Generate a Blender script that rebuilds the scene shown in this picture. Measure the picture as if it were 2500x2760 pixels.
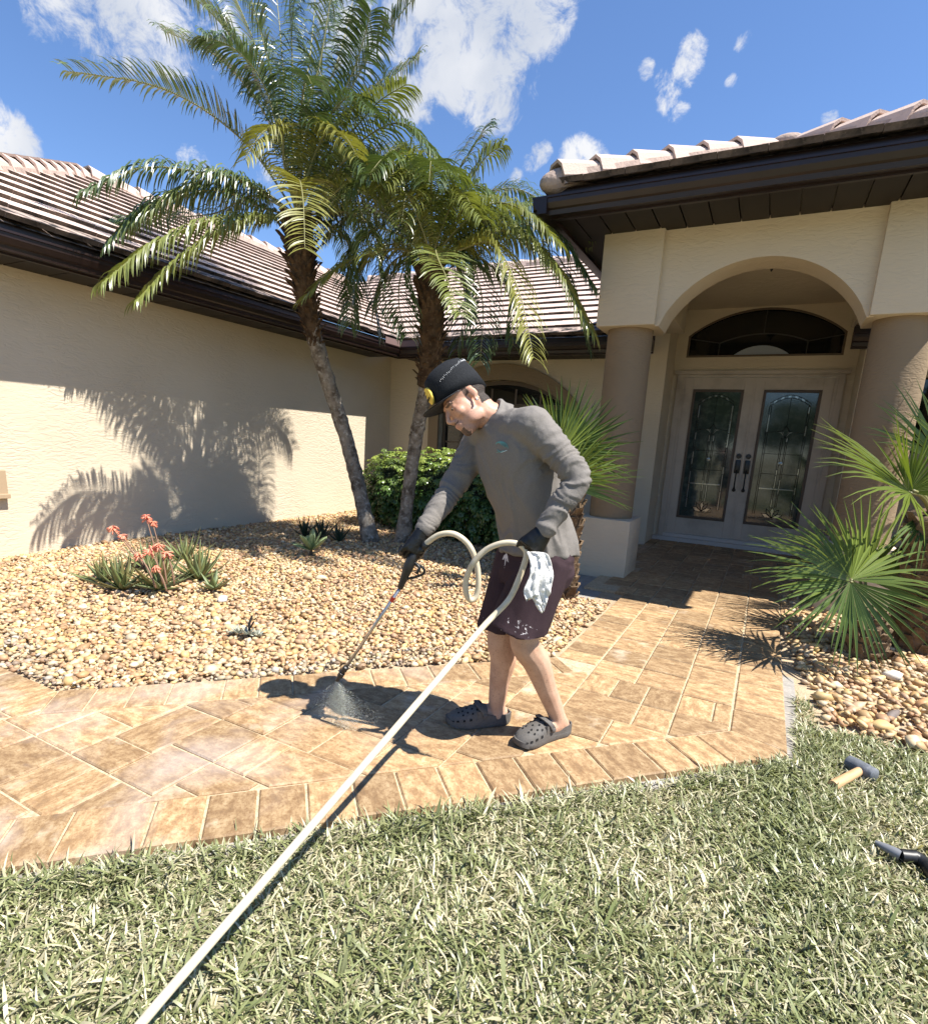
import bpy, bmesh, math, random
import numpy as np
from mathutils import Vector, Matrix, noise as mnoise

for o in list(bpy.data.objects): bpy.data.objects.remove(o)
scene = bpy.context.scene
COL = scene.collection

# ------------------------------------------------------------------ camera
YAW, PITCH, ROLL = (math.radians(a) for a in (27.29, 12.57, 3.095))
F_PX, CX, CY, IMG_W, IMG_H = 1521.4, 1250.0, 1527.0, 2500, 2760
CAM_H = 1.25
_fw = np.array([-math.sin(YAW)*math.cos(PITCH), math.cos(YAW)*math.cos(PITCH), -math.sin(PITCH)])
_rt = np.array([math.cos(YAW), math.sin(YAW), 0.0])
_up = np.cross(_rt, _fw)
RIGHT = _rt*math.cos(ROLL) + _up*math.sin(ROLL)
UP = -_rt*math.sin(ROLL) + _up*math.cos(ROLL)
FWD = _fw
CAM = np.array([0.0, 0.0, CAM_H])
cam_data = bpy.data.cameras.new('camera')
cam = bpy.data.objects.new('camera', cam_data); COL.objects.link(cam)
cam.matrix_world = Matrix((( RIGHT[0], UP[0], -FWD[0], 0), (RIGHT[1], UP[1], -FWD[1], 0),
                           (RIGHT[2], UP[2], -FWD[2], CAM_H), (0, 0, 0, 1)))
cam_data.sensor_fit = 'HORIZONTAL'; cam_data.sensor_width = 36.0
cam_data.lens = 36.0*F_PX/IMG_W
cam_data.shift_y = (CY - IMG_H/2)/IMG_W
cam_data.clip_start = 0.02; cam_data.clip_end = 2000
scene.camera = cam

def ray(u, v):
    return RIGHT*((u-CX)/F_PX) - UP*((v-CY)/F_PX) + FWD
def gz(u, v, z=0.0):
    d = ray(u, v); return CAM + d*((z-CAM_H)/d[2])
def pyl(u, v, y):
    d = ray(u, v); return CAM + d*(y/d[1])
def pxl(u, v, x):
    d = ray(u, v); return CAM + d*(x/d[0])
def at(u, v, t):
    return CAM + ray(u, v)*t
FH = np.array([-math.sin(YAW), math.cos(YAW), 0.0])
def hz(u, v, D):
    d = ray(u, v); return CAM + d*(D/(d@FH))
KD = 2500/1826.0

# ------------------------------------------------------------------ light
SUN_TRAVEL = Vector((-0.60, -0.035, -1.0)).normalized()
SUN_EL = math.asin(-SUN_TRAVEL.z)
SUN_ROT = math.atan2(-SUN_TRAVEL.x, -SUN_TRAVEL.y)      # from +Y towards +X
SKY_STRENGTH, SUN_STRENGTH, EXPOSURE = 0.084, 5.0, 1.14

def N(nt, typ, **kw):
    n = nt.nodes.new(typ)
    for k, v in kw.items():
        if k.startswith('i_'):
            n.inputs[k[2:].replace('_', ' ')].default_value = v
        elif k.startswith('n') and k[1:].isdigit():
            n.inputs[int(k[1:])].default_value = v
        else: setattr(n, k, v)
    return n

world = bpy.data.worlds.new('World'); scene.world = world; world.use_nodes = True
nt = world.node_tree; nt.nodes.clear()
L = nt.links.new
out = N(nt, 'ShaderNodeOutputWorld'); bg = N(nt, 'ShaderNodeBackground', i_Strength=1.0)
sky = N(nt, 'ShaderNodeTexSky', sky_type='NISHITA', sun_disc=False, sun_elevation=SUN_EL, sun_rotation=SUN_ROT,
        air_density=1.0, dust_density=0.0, ozone_density=5.0, altitude=0)
skm = N(nt, 'ShaderNodeVectorMath', operation='SCALE'); skm.inputs['Scale'].default_value = SKY_STRENGTH
skt = N(nt, 'ShaderNodeVectorMath', operation='MULTIPLY'); skt.inputs[1].default_value = (.90, .97, 1.09); L(sky.outputs[0], skt.inputs[0]); L(skt.outputs[0], skm.inputs[0])
tc = N(nt, 'ShaderNodeTexCoord')
# clouds: puffs at directions in the sky, broken up by noise, and thin scattered ones all round
puffs = []
def puff(u, v, r, w=1.0):
    d = ray(u*KD, v*KD); d = d/np.linalg.norm(d); puffs.append((d, r, w))
for a in ((930, 20, 6.2, 1.0), (900, 95, 4.6, 1.0), (960, 120, 4.2, 1.0), (965, 190, 2.8, .95), (1030, -10, 4.5, 1.0), (830, 60, 3.6, .9), (800, 180, 1.9, .8), (830, 205, 1.6, .7), (860, -60, 6, 1.),
          (130, -25, 3.8, .85), (220, 0, 4.0, .85), (290, 50, 3.4, .8), (330, 90, 2.6, .7), (400, 40, 3.0, .65), (700, 30, 3.6, .8), (690, 90, 2.5, .7),
          (12, 285, 2.4, .95), (-30, 290, 3.2, 1.0), (40, 305, 1.5, .8), (1140, 312, 1.9, 1.0), (1165, 335, 1.9, 1.0),
          (1362, 95, 1.2, .78), (1350, 135, 1.3, .8), (1315, 190, 1.2, .7), (1305, 155, .8, .62), (1272, 137, .8, .74), (1462, 76, .8, .66), (1335, 215, .9, .6), (1440, 160, .5, .55),
          (1065, 300, 1.1, .7), (1045, 320, .9, .62), (1635, 230, .7, .7), (385, 325, 1.5, .72), (520, 340, 1.5, .6), (1015, 345, .8, .55), (1640, 100, .5, .4)):
    puff(*a)
acc = None
for d, r, w in puffs:
    dot = N(nt, 'ShaderNodeVectorMath', operation='DOT_PRODUCT'); dot.inputs[1].default_value = tuple(d)
    L(tc.outputs['Generated'], dot.inputs[0])
    mr = N(nt, 'ShaderNodeMapRange', interpolation_type='SMOOTHSTEP')
    mr.inputs['From Min'].default_value = math.cos(math.radians(r*1.25)); mr.inputs['From Max'].default_value = math.cos(math.radians(r*0.15))
    mr.inputs['To Max'].default_value = w
    L(dot.outputs['Value'], mr.inputs['Value'])
    if acc is None: acc = mr.outputs[0]
    else:
        mx = N(nt, 'ShaderNodeMath', operation='MAXIMUM'); L(acc, mx.inputs[0]); L(mr.outputs[0], mx.inputs[1]); acc = mx.outputs[0]
n1 = N(nt, 'ShaderNodeTexNoise', i_Scale=22.0, i_Detail=10.0, i_Roughness=0.68, i_Distortion=0.4)
n2 = N(nt, 'ShaderNodeTexNoise', i_Scale=2.4, i_Detail=6.0, i_Roughness=0.55)
n3 = N(nt, 'ShaderNodeTexNoise', i_Scale=6.0, i_Detail=5.0, i_Roughness=0.5)
for n in (n1, n2, n3): L(tc.outputs['Generated'], n.inputs['Vector'])
def math2(op, a, b, clamp=False):
    m = N(nt, 'ShaderNodeMath', operation=op, use_clamp=clamp)
    for i, x in enumerate((a, b)):
        if isinstance(x, (int, float)): m.inputs[i].default_value = x
        else: L(x, m.inputs[i])
    return m.outputs[0]
thin = math2('MULTIPLY', math2('SUBTRACT', n2.outputs['Fac'], 0.60, True), 2.2)
dens = math2('ADD', math2('MAXIMUM', acc, thin), math2('MULTIPLY', math2('SUBTRACT', n1.outputs['Fac'], 0.5), 2.7))
alpha = N(nt, 'ShaderNodeMapRange', interpolation_type='SMOOTHSTEP'); alpha.inputs['From Min'].default_value = .40; alpha.inputs['From Max'].default_value = 1.05
L(dens, alpha.inputs['Value'])
gate = N(nt, 'ShaderNodeMapRange'); gate.inputs['From Min'].default_value = .02; gate.inputs['From Max'].default_value = .25
L(math2('MAXIMUM', acc, thin), gate.inputs['Value'])
al = math2('MULTIPLY', alpha.outputs[0], gate.outputs[0])
ramp = N(nt, 'ShaderNodeValToRGB')
ramp.color_ramp.elements[0].position = .35; ramp.color_ramp.elements[0].color = (.29, .315, .365, 1)
ramp.color_ramp.elements[1].position = .60; ramp.color_ramp.elements[1].color = (.43, .435, .45, 1)
L(n3.outputs['Fac'], ramp.inputs['Fac'])
mix = N(nt, 'ShaderNodeMix', data_type='RGBA')
L(al, mix.inputs['Factor']); L(skm.outputs[0], mix.inputs[6]); L(ramp.outputs[0], mix.inputs[7])
L(mix.outputs[2], bg.inputs['Color']); L(bg.outputs[0], out.inputs[0])

sun_d = bpy.data.lights.new('sun', 'SUN'); sun_d.energy = SUN_STRENGTH; sun_d.angle = math.radians(0.5); sun_d.color = (1.0, .955, .88)
sun = bpy.data.objects.new('sun', sun_d); COL.objects.link(sun)
sun.rotation_euler = SUN_TRAVEL.to_track_quat('-Z', 'Y').to_euler(); sun.location = (20, 0, 40)
vs = scene.view_settings
vs.view_transform = 'Standard'; vs.look = 'None'; vs.gamma = 1.0; vs.use_curve_mapping = False; vs.exposure = EXPOSURE

# ------------------------------------------------------------------ helpers
rnd = random.Random(7)
def V(p): return Vector((float(p[0]), float(p[1]), float(p[2])))
ORG = {}
def tag(o, label=None, cat=None, group=None, kind=None):
    if label: o['label'] = label
    if cat: o['category'] = cat
    if group: o['group'] = group
    if kind: o['kind'] = kind
    return o
def thing(name, label, cat, loc=(0, 0, 0), group=None):
    o = bpy.data.objects.new(name, None); COL.objects.link(o); o.location = V(loc); o.empty_display_size = .1
    ORG[o.name] = V(loc); tag(o, label, cat, group); return o
def link(name, me, parent=None, M=None):
    """M: world matrix (translation/rotation) of the object"""
    o = bpy.data.objects.new(name, me); COL.objects.link(o)
    base = ORG.get(parent.name, Vector()) if parent else Vector()
    if parent: o.parent = parent
    if M is not None:
        o.matrix_basis = Matrix.Translation(-base) @ M; ORG[o.name] = M.translation.copy()
    else:
        ORG[o.name] = base.copy()
    return o
class MB:
    def __init__(s): s.v = []; s.f = []; s.m = []; s.mi = 0
    def add(s, vs_, fs):
        n = len(s.v); s.v.extend([tuple(map(float, p)) for p in vs_]); s.f.extend([tuple(i+n for i in f) for f in fs]); s.m.extend([s.mi]*len(fs)); return s
    def box(s, lo, hi, M=None):
        x0, y0, z0 = lo; x1, y1, z1 = hi
        p = [Vector(c) for c in ((x0,y0,z0),(x1,y0,z0),(x1,y1,z0),(x0,y1,z0),(x0,y0,z1),(x1,y0,z1),(x1,y1,z1),(x0,y1,z1))]
        if M is not None: p = [M @ c for c in p]
        return s.add(p, [(0,3,2,1),(4,5,6,7),(0,1,5,4),(1,2,6,5),(2,3,7,6),(3,0,4,7)])
    def bbox(s, lo, hi, b=.004, M=None):
        bm = bmesh.new(); c = Vector([(a+d)/2 for a, d in zip(lo, hi)]); sz = [d-a for a, d in zip(lo, hi)]
        bmesh.ops.create_cube(bm, size=1, matrix=Matrix.Translation(c) @ Matrix.Diagonal((*sz, 1)))
        bmesh.ops.bevel(bm, geom=bm.edges[:], offset=b, segments=2, affect='EDGES', profile=.6)
        bm.verts.index_update(); vs_ = [(M @ v.co if M is not None else v.co.copy()) for v in bm.verts]; fs = [[v.index for v in f.verts] for f in bm.faces]
        bm.free(); return s.add(vs_, fs)
    def tube(s, pts, rad, seg=10, cap=True, squash=None):
        pts = [V(p) for p in pts]; n = len(pts)
        if not hasattr(rad, '__len__'): rad = [rad]*n
        t0 = (pts[1]-pts[0]).normalized(); a = t0.orthogonal().normalized(); rings = []
        for i in range(n):
            t = (pts[min(i+1, n-1)]-pts[max(i-1, 0)])
            if t.length < 1e-9: t = t0
            t.normalize(); a = (a - t*a.dot(t))
            if a.length < 1e-6: a = t.orthogonal()
            a.normalize(); b = t.cross(a)
            rings.append([pts[i] + (a*math.cos(k*2*math.pi/seg)+b*math.sin(k*2*math.pi/seg))*rad[i] for k in range(seg)])
        return s.rings(rings, cap)
    def rings(s, rings, cap=True, closed=True):
        n = len(rings[0]); vs_ = [p for r in rings for p in r]; fs = []
        for i in range(len(rings)-1):
            for k in range(n if closed else n-1):
                k2 = (k+1) % n; fs.append((i*n+k, i*n+k2, (i+1)*n+k2, (i+1)*n+k))
        if cap: fs.append(tuple(range(n-1, -1, -1))); fs.append(tuple((len(rings)-1)*n+k for k in range(n)))
        return s.add(vs_, fs)
    def lathe(s, prof, seg=24, M=None, cap=True):
        rings = [[Vector((r*math.cos(k*2*math.pi/seg), r*math.sin(k*2*math.pi/seg), z)) for k in range(seg)] for r, z in prof]
        if M is not None: rings = [[M @ p for p in r] for r in rings]
        return s.rings(rings, cap)
    def prism(s, poly, axis, a, b):
        """poly: 2D outline; extruded along axis (0 x,1 y,2 z) from a to b"""
        def P(p, c):
            return {0: (c, p[0], p[1]), 1: (p[0], c, p[1]), 2: (p[0], p[1], c)}[axis]
        n = len(poly); vs_ = [P(p, a) for p in poly]+[P(p, b) for p in poly]
        return s.add(vs_, [tuple(range(n)), tuple(range(2*n-1, n-1, -1))]+[(i, i+n, (i+1) % n+n, (i+1) % n) for i in range(n)])
    def ball(s, c, r, M=None, sub=2):
        bm = bmesh.new(); bmesh.ops.create_icosphere(bm, subdivisions=sub, radius=1)
        if not hasattr(r, '__len__'): r = (r, r, r)
        c = V(c); Q = M.to_3x3() if M is not None else Matrix.Identity(3)
        vs_ = [c + Q @ Vector((v.co.x*r[0], v.co.y*r[1], v.co.z*r[2])) for v in bm.verts]; fs = [[v.index for v in f.verts] for f in bm.faces]; bm.free()
        return s.add(vs_, fs)
    def mesh(s, name, mats, org=Vector(), smooth=False, fix=True):
        me = bpy.data.meshes.new(name)
        me.from_pydata([(a[0]-org.x, a[1]-org.y, a[2]-org.z) for a in s.v], [], s.f)
        for m in (mats if isinstance(mats, (list, tuple)) else [mats]): me.materials.append(m)
        if any(s.m): me.polygons.foreach_set('material_index', s.m)
        if fix:
            bm = bmesh.new(); bm.from_mesh(me); bmesh.ops.recalc_face_normals(bm, faces=bm.faces); bm.to_mesh(me); bm.free()
        if smooth: me.polygons.foreach_set('use_smooth', [True]*len(me.polygons))
        me.update(); return me
    def build(s, name, mats, parent=None, smooth=False, kind=None, fix=True, auto=None):
        org = ORG.get(parent.name, Vector()) if parent else Vector()
        o = link(name, s.mesh(name, mats, org, smooth, fix), parent)
        if auto: smooth_angle(o, auto)
        if kind: o['kind'] = kind
        return o
def smooth_angle(o, deg):
    me = o.data; me.polygons.foreach_set('use_smooth', [True]*len(me.polygons))
    bm = bmesh.new(); bm.from_mesh(me); c = math.radians(deg)
    for e in bm.edges:
        if len(e.link_faces) == 2 and e.calc_face_angle(0) > c: e.smooth = False
    bm.to_mesh(me); bm.free()
def np_mesh(name, verts, faces, mat, smooth=False, colors=None):
    """verts (n,3) array, faces (m,k) array of equal k"""
    me = bpy.data.meshes.new(name); verts = np.asarray(verts, np.float32); faces = np.asarray(faces, np.int32); m, k = faces.shape
    me.vertices.add(len(verts)); me.vertices.foreach_set('co', verts.ravel())
    me.loops.add(m*k); me.loops.foreach_set('vertex_index', faces.ravel())
    me.polygons.add(m); me.polygons.foreach_set('loop_start', np.arange(0, m*k, k, dtype=np.int32))
    if smooth: me.polygons.foreach_set('use_smooth', np.ones(m, bool))
    for mm in (mat if isinstance(mat, (list, tuple)) else [mat]): me.materials.append(mm)
    if colors is not None:
        a = me.color_attributes.new('tint', 'FLOAT_COLOR', 'POINT')
        c = np.ones((len(verts), 4), np.float32); c[:, :3] = colors; a.data.foreach_set('color', c.ravel())
    me.update(); me.validate(); return me
def spline(pts, n):
    """Catmull-Rom through pts, n samples"""
    P = [np.array(p, float) for p in pts]; P = [2*P[0]-P[1]]+P+[2*P[-1]-P[-2]]; out_ = []
    m = len(P)-3
    for i in range(n):
        x = i/(n-1)*m; k = min(int(x), m-1); t = x-k; a, b, c, d = P[k:k+4]
        out_.append(.5*((2*b)+(-a+c)*t+(2*a-5*b+4*c-d)*t*t+(-a+3*b-3*c+d)*t**3))
    return np.array(out_)
def clip(poly, a, b, c):
    """keep a*x+b*y<=c"""
    res = []
    for i in range(len(poly)):
        p, q = poly[i], poly[(i+1) % len(poly)]; dp = a*p[0]+b*p[1]-c; dq = a*q[0]+b*q[1]-c
        if dp <= 0: res.append(p)
        if (dp < 0 < dq) or (dq < 0 < dp):
            t = dp/(dp-dq); res.append((p[0]+(q[0]-p[0])*t, p[1]+(q[1]-p[1])*t))
    return res
def area(poly):
    return abs(sum(poly[i][0]*poly[(i+1) % len(poly)][1]-poly[(i+1) % len(poly)][0]*poly[i][1] for i in range(len(poly))))/2 if len(poly) > 2 else 0

# ------------------------------------------------------------------ materials
MATS = {}
def mat(name, color=(.5, .5, .5), rough=.6, metal=0, spec=.5, noise=None, bump=None, bump_dist=.01, var=None, obj_rand=None, coords='Object', stretch=None, extra=None, trans=0, tint=False, coat=0):
    """noise=(scale, color2, lo, hi) list; bump=(scale, strength); obj_rand=(colour list) picks by object random"""
    m = bpy.data.materials.new(name); m.use_nodes = True; nt = m.node_tree; b = nt.nodes['Principled BSDF']; L = nt.links.new
    b.inputs['Roughness'].default_value = rough; b.inputs['Metallic'].default_value = metal; b.inputs['Specular IOR Level'].default_value = spec
    if coat: b.inputs['Coat Weight'].default_value = coat; b.inputs['Coat Roughness'].default_value = .15
    tc = N(nt, 'ShaderNodeTexCoord'); vec = tc.outputs[coords]
    if coords == 'World': pass
    if stretch:
        mp = N(nt, 'ShaderNodeMapping'); mp.inputs['Scale'].default_value = stretch; L(vec, mp.inputs[0]); vec = mp.outputs[0]
    base = N(nt, 'ShaderNodeRGB'); base.outputs[0].default_value = (*color, 1); cur = base.outputs[0]
    if tint:
        at_ = N(nt, 'ShaderNodeAttribute', attribute_name='tint'); cur = at_.outputs['Color']
    if obj_rand:
        oi = N(nt, 'ShaderNodeObjectInfo'); rp = N(nt, 'ShaderNodeValToRGB'); els = rp.color_ramp.elements
        while len(els) < len(obj_rand): els.new(.5)
        for i, c in enumerate(obj_rand): els[i].position = i/max(1, len(obj_rand)-1); els[i].color = (*c, 1)
        L(oi.outputs['Random'], rp.inputs[0]); cur = rp.outputs[0]
    for nz in (noise or []):
        sc, c2, lo, hi = nz[:4]
        t = N(nt, 'ShaderNodeTexNoise', i_Scale=sc, i_Detail=6.0, i_Roughness=nz[4] if len(nz) > 4 else .6); L(vec if len(nz) < 6 else tc.outputs[coords], t.inputs['Vector'])
        mr = N(nt, 'ShaderNodeMapRange'); mr.inputs['From Min'].default_value = lo; mr.inputs['From Max'].default_value = hi; L(t.outputs['Fac'], mr.inputs['Value'])
        mx = N(nt, 'ShaderNodeMix', data_type='RGBA'); L(mr.outputs[0], mx.inputs['Factor']); L(cur, mx.inputs[6]); mx.inputs[7].default_value = (*c2, 1); cur = mx.outputs[2]
    L(cur, b.inputs['Base Color'])
    if bump:
        bs = bump if isinstance(bump, list) else [bump]; nrm = None
        for bb in bs:
            t = N(nt, 'ShaderNodeTexNoise', i_Scale=bb[0], i_Detail=bb[2] if len(bb) > 2 else 4.0); L(vec, t.inputs['Vector'])
            bp = N(nt, 'ShaderNodeBump', i_Strength=bb[1], i_Distance=bump_dist); L(t.outputs['Fac'], bp.inputs['Height'])
            if nrm: L(nrm, bp.inputs['Normal'])
            nrm = bp.outputs[0]
        L(nrm, b.inputs['Normal'])
    if trans:
        tr = N(nt, 'ShaderNodeBsdfTranslucent'); ms = N(nt, 'ShaderNodeMixShader'); ms.inputs[0].default_value = trans
        br = N(nt, 'ShaderNodeMix', data_type='RGBA', blend_type='MULTIPLY'); br.inputs['Factor'].default_value = 1; L(cur, br.inputs[6]); br.inputs[7].default_value = (1.0, 1.0, .5, 1)
        L(br.outputs[2], tr.inputs['Color']); L(b.outputs[0], ms.inputs[1]); L(tr.outputs[0], ms.inputs[2]); L(ms.outputs[0], nt.nodes['Material Output'].inputs[0])
    MATS[name] = m; return m
# ------------------------------------------------------------------ surface materials
def stucco(name, col, dark, scale=1.0):
    m = bpy.data.materials.new(name); m.use_nodes = True; nt = m.node_tree; b = nt.nodes['Principled BSDF']; L = nt.links.new
    b.inputs['Roughness'].default_value = .9; b.inputs['Specular IOR Level'].default_value = .2
    g = N(nt, 'ShaderNodeNewGeometry'); mp = N(nt, 'ShaderNodeMapping'); mp.inputs['Scale'].default_value = (9*scale, 9*scale, 30*scale); L(g.outputs['Position'], mp.inputs[0])
    n1 = N(nt, 'ShaderNodeTexNoise', i_Scale=1.0, i_Detail=3.0, i_Distortion=1.2); L(mp.outputs[0], n1.inputs['Vector'])
    rp = N(nt, 'ShaderNodeValToRGB'); e = rp.color_ramp.elements; e[0].position = .40; e[0].color = (0, 0, 0, 1); e[1].position = .56; e[1].color = (1, 1, 1, 1); L(n1.outputs['Fac'], rp.inputs[0])
    nl_ = N(nt, 'ShaderNodeTexNoise', i_Scale=1.7, i_Detail=2.0); L(g.outputs['Position'], nl_.inputs['Vector']); ml_ = N(nt, 'ShaderNodeMapRange'); ml_.inputs['From Min'].default_value = .35; ml_.inputs['From Max'].default_value = .65; ml_.inputs['To Min'].default_value = .25; L(nl_.outputs['Fac'], ml_.inputs['Value']); mu_ = N(nt, 'ShaderNodeMath', operation='MULTIPLY'); L(rp.outputs[0], mu_.inputs[0]); L(ml_.outputs[0], mu_.inputs[1]); b1 = N(nt, 'ShaderNodeBump', i_Strength=.5, i_Distance=.006); L(mu_.outputs[0], b1.inputs['Height'])
    n2 = N(nt, 'ShaderNodeTexNoise', i_Scale=160.0, i_Detail=3.0); L(g.outputs['Position'], n2.inputs['Vector'])
    b2 = N(nt, 'ShaderNodeBump', i_Strength=.25, i_Distance=.002); L(n2.outputs['Fac'], b2.inputs['Height']); L(b1.outputs[0], b2.inputs['Normal']); L(b2.outputs[0], b.inputs['Normal'])
    n3 = N(nt, 'ShaderNodeTexNoise', i_Scale=1.3, i_Detail=5.0); L(g.outputs['Position'], n3.inputs['Vector'])
    mr = N(nt, 'ShaderNodeMapRange'); mr.inputs['From Min'].default_value = .42; mr.inputs['From Max'].default_value = .72; mr.inputs['To Max'].default_value = .5; L(n3.outputs['Fac'], mr.inputs['Value'])
    mx = N(nt, 'ShaderNodeMix', data_type='RGBA'); mx.inputs[6].default_value = (*col, 1); mx.inputs[7].default_value = (*dark, 1); L(mr.outputs[0], mx.inputs['Factor'])
    L(mx.outputs[2], b.inputs['Base Color']); MATS[name] = m; return m
M_STUCCO = stucco('stucco_cream', (.575, .49, .37), (.49, .41, .30))
M_TAN = stucco('stucco_tan', (.25, .185, .118), (.22, .16, .10), 1.4)
M_TRIM = mat('trim_paint', (.48, .41, .335), .45, noise=[(3, (.31, .255, .20), .45, .75)])
M_BROWN = mat('brown_metal', (.018, .0095, .008), .34, spec=.45, noise=[(4, (.026, .014, .012), .45, .8)])
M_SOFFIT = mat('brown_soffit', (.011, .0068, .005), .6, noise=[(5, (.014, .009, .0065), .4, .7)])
M_GLASS = mat('dark_glass', (.006, .007, .007), .03, spec=.6)
M_DGLASS = mat('door_glass', (.035, .052, .047), .04, spec=.8, noise=[(14, (.085, .105, .095), .45, .75)], bump=(60, .04), bump_dist=.003)  # paler teal base and noise put reflections into the glass colour
M_CAME = mat('lead_came', (.02, .02, .02), .3, metal=.6)
M_BEVEL = mat('bevelled_glass', (.32, .33, .31), .08, spec=.8, metal=.5)
M_BLACK = mat('black_iron', (.006, .006, .006), .35)
M_TILE = mat('roof_concrete', rough=.85, obj_rand=[(.53, .41, .355), (.57, .45, .39), (.51, .40, .345), (.55, .43, .37)], noise=[(2.5, (.46, .36, .31), .5, .8), (28, (.30, .23, .2), .66, .9)], bump=(80, .3), bump_dist=.004, spec=.2)
M_TILE_ALL = mat('roof_concrete_far', (.55, .43, .37), .85, noise=[(2.5, (.40, .30, .255), .5, .8), (28, (.27, .2, .17), .62, .85)], bump=(80, .3), bump_dist=.004, spec=.2)
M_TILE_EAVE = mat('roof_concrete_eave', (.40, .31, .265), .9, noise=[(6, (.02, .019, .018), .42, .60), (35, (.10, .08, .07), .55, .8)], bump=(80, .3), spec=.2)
M_CAP = mat('ridge_concrete', (.53, .41, .345), .88, noise=[(5, (.44, .34, .285), .5, .8), (30, (.30, .23, .195), .6, .8)], bump=(60, .4), spec=.2)
M_MORTAR = mat('ridge_mortar', (.40, .31, .26), .95, noise=[(9, (.26, .2, .17), .45, .75)], bump=(40, .8), spec=.1)
M_SOIL = mat('soil', (.20, .155, .105), .95, noise=[(6, (.13, .10, .065), .4, .7), (60, (.30, .24, .17), .5, .8)], bump=(70, .8))
M_BED = mat('bed_sand', (.44, .33, .21), .95, noise=[(9, (.26, .19, .12), .4, .7), (80, (.45, .37, .27), .5, .8)], bump=(90, .8))
M_CONC = mat('concrete', (.30, .28, .25), .9, noise=[(7, (.20, .185, .165), .4, .7), (50, (.38, .36, .33), .5, .8)], bump=(60, .4))
M_PEB = mat('pebble', (.5, .4, .3), .55, tint=True, noise=[(45, (.36, .26, .16), .55, .9)], spec=.35)
def paver_mat():
    m = bpy.data.materials.new('paver'); m.use_nodes = True; nt = m.node_tree; b = nt.nodes['Principled BSDF']; L = nt.links.new
    g = N(nt, 'ShaderNodeNewGeometry'); oi = N(nt, 'ShaderNodeObjectInfo'); tc = N(nt, 'ShaderNodeTexCoord')
    at_ = N(nt, 'ShaderNodeAttribute', attribute_name='turn', attribute_type='OBJECT')
    rv = N(nt, 'ShaderNodeVectorRotate', rotation_type='Z_AXIS'); L(g.outputs['Position'], rv.inputs['Vector']); L(at_.outputs['Fac'], rv.inputs['Angle'])
    ad = N(nt, 'ShaderNodeVectorMath', operation='ADD'); sc = N(nt, 'ShaderNodeMath', operation='MULTIPLY'); sc.inputs[1].default_value = 37.0; L(oi.outputs['Random'], sc.inputs[0])
    cb = N(nt, 'ShaderNodeCombineXYZ'); L(sc.outputs[0], cb.inputs[0]); L(sc.outputs[0], cb.inputs[1]); L(rv.outputs[0], ad.inputs[0]); L(cb.outputs[0], ad.inputs[1])
    mp = N(nt, 'ShaderNodeMapping'); mp.inputs['Scale'].default_value = (13, 23, 1); L(ad.outputs[0], mp.inputs[0])
    n1 = N(nt, 'ShaderNodeTexNoise', i_Scale=1.0, i_Detail=9.0, i_Roughness=.74); L(mp.outputs[0], n1.inputs['Vector'])
    rp = N(nt, 'ShaderNodeValToRGB'); e = rp.color_ramp.elements
    e[0].position = .33; e[0].color = (.20, .122, .060, 1); e[1].position = .66; e[1].color = (.545, .395, .225, 1)
    x = e.new(.45); x.color = (.305, .185, .088, 1); x = e.new(.54); x.color = (.43, .285, .145, 1)
    L(n1.outputs['Fac'], rp.inputs[0])
    n2 = N(nt, 'ShaderNodeTexNoise', i_Scale=70.0, i_Detail=6.0, i_Roughness=.7); L(g.outputs['Position'], n2.inputs['Vector'])
    mr = N(nt, 'ShaderNodeMapRange'); mr.inputs['From Min'].default_value = .50; mr.inputs['From Max'].default_value = .66; mr.inputs['To Max'].default_value = .8; L(n2.outputs['Fac'], mr.inputs['Value'])
    m1 = N(nt, 'ShaderNodeMix', data_type='RGBA'); L(mr.outputs[0], m1.inputs['Factor']); L(rp.outputs[0], m1.inputs[6]); m1.inputs[7].default_value = (.23, .125, .05, 1)
    # per stone brightness
    mv = N(nt, 'ShaderNodeMapRange'); mv.inputs['To Min'].default_value = .64; mv.inputs['To Max'].default_value = 1.08; L(oi.outputs['Random'], mv.inputs['Value'])
    vm = N(nt, 'ShaderNodeVectorMath', operation='SCALE'); L(m1.outputs[2], vm.inputs[0]); L(mv.outputs[0], vm.inputs['Scale'])
    # pale lime bloom in blotches
    n3 = N(nt, 'ShaderNodeTexNoise', i_Scale=3.2, i_Detail=5.0, i_Roughness=.62); L(ad.outputs[0], n3.inputs['Vector'])
    m3 = N(nt, 'ShaderNodeMapRange'); m3.inputs['From Min'].default_value = .60; m3.inputs['From Max'].default_value = .72; m3.inputs['To Max'].default_value = .5; L(n3.outputs['Fac'], m3.inputs['Value'])
    m4 = N(nt, 'ShaderNodeMix', data_type='RGBA'); L(m3.outputs[0], m4.inputs['Factor']); L(vm.outputs[0], m4.inputs[6]); m4.inputs[7].default_value = (.60, .52, .40, 1)
    # film of rinse water, its pale glare put into the colour, towards the already sprayed end (world X below -1.1)
    sx = N(nt, 'ShaderNodeSeparateXYZ'); L(g.outputs['Position'], sx.inputs[0])
    wx = N(nt, 'ShaderNodeMapRange'); wx.inputs['From Min'].default_value = -1.0; wx.inputs['From Max'].default_value = -1.75; L(sx.outputs['X'], wx.inputs['Value'])
    n4 = N(nt, 'ShaderNodeTexNoise', i_Scale=2.6, i_Detail=4.0, i_Distortion=.6); L(g.outputs['Position'], n4.inputs['Vector'])
    w4 = N(nt, 'ShaderNodeMapRange'); w4.inputs['From Min'].default_value = .45; w4.inputs['From Max'].default_value = .68; L(n4.outputs['Fac'], w4.inputs['Value'])
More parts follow.
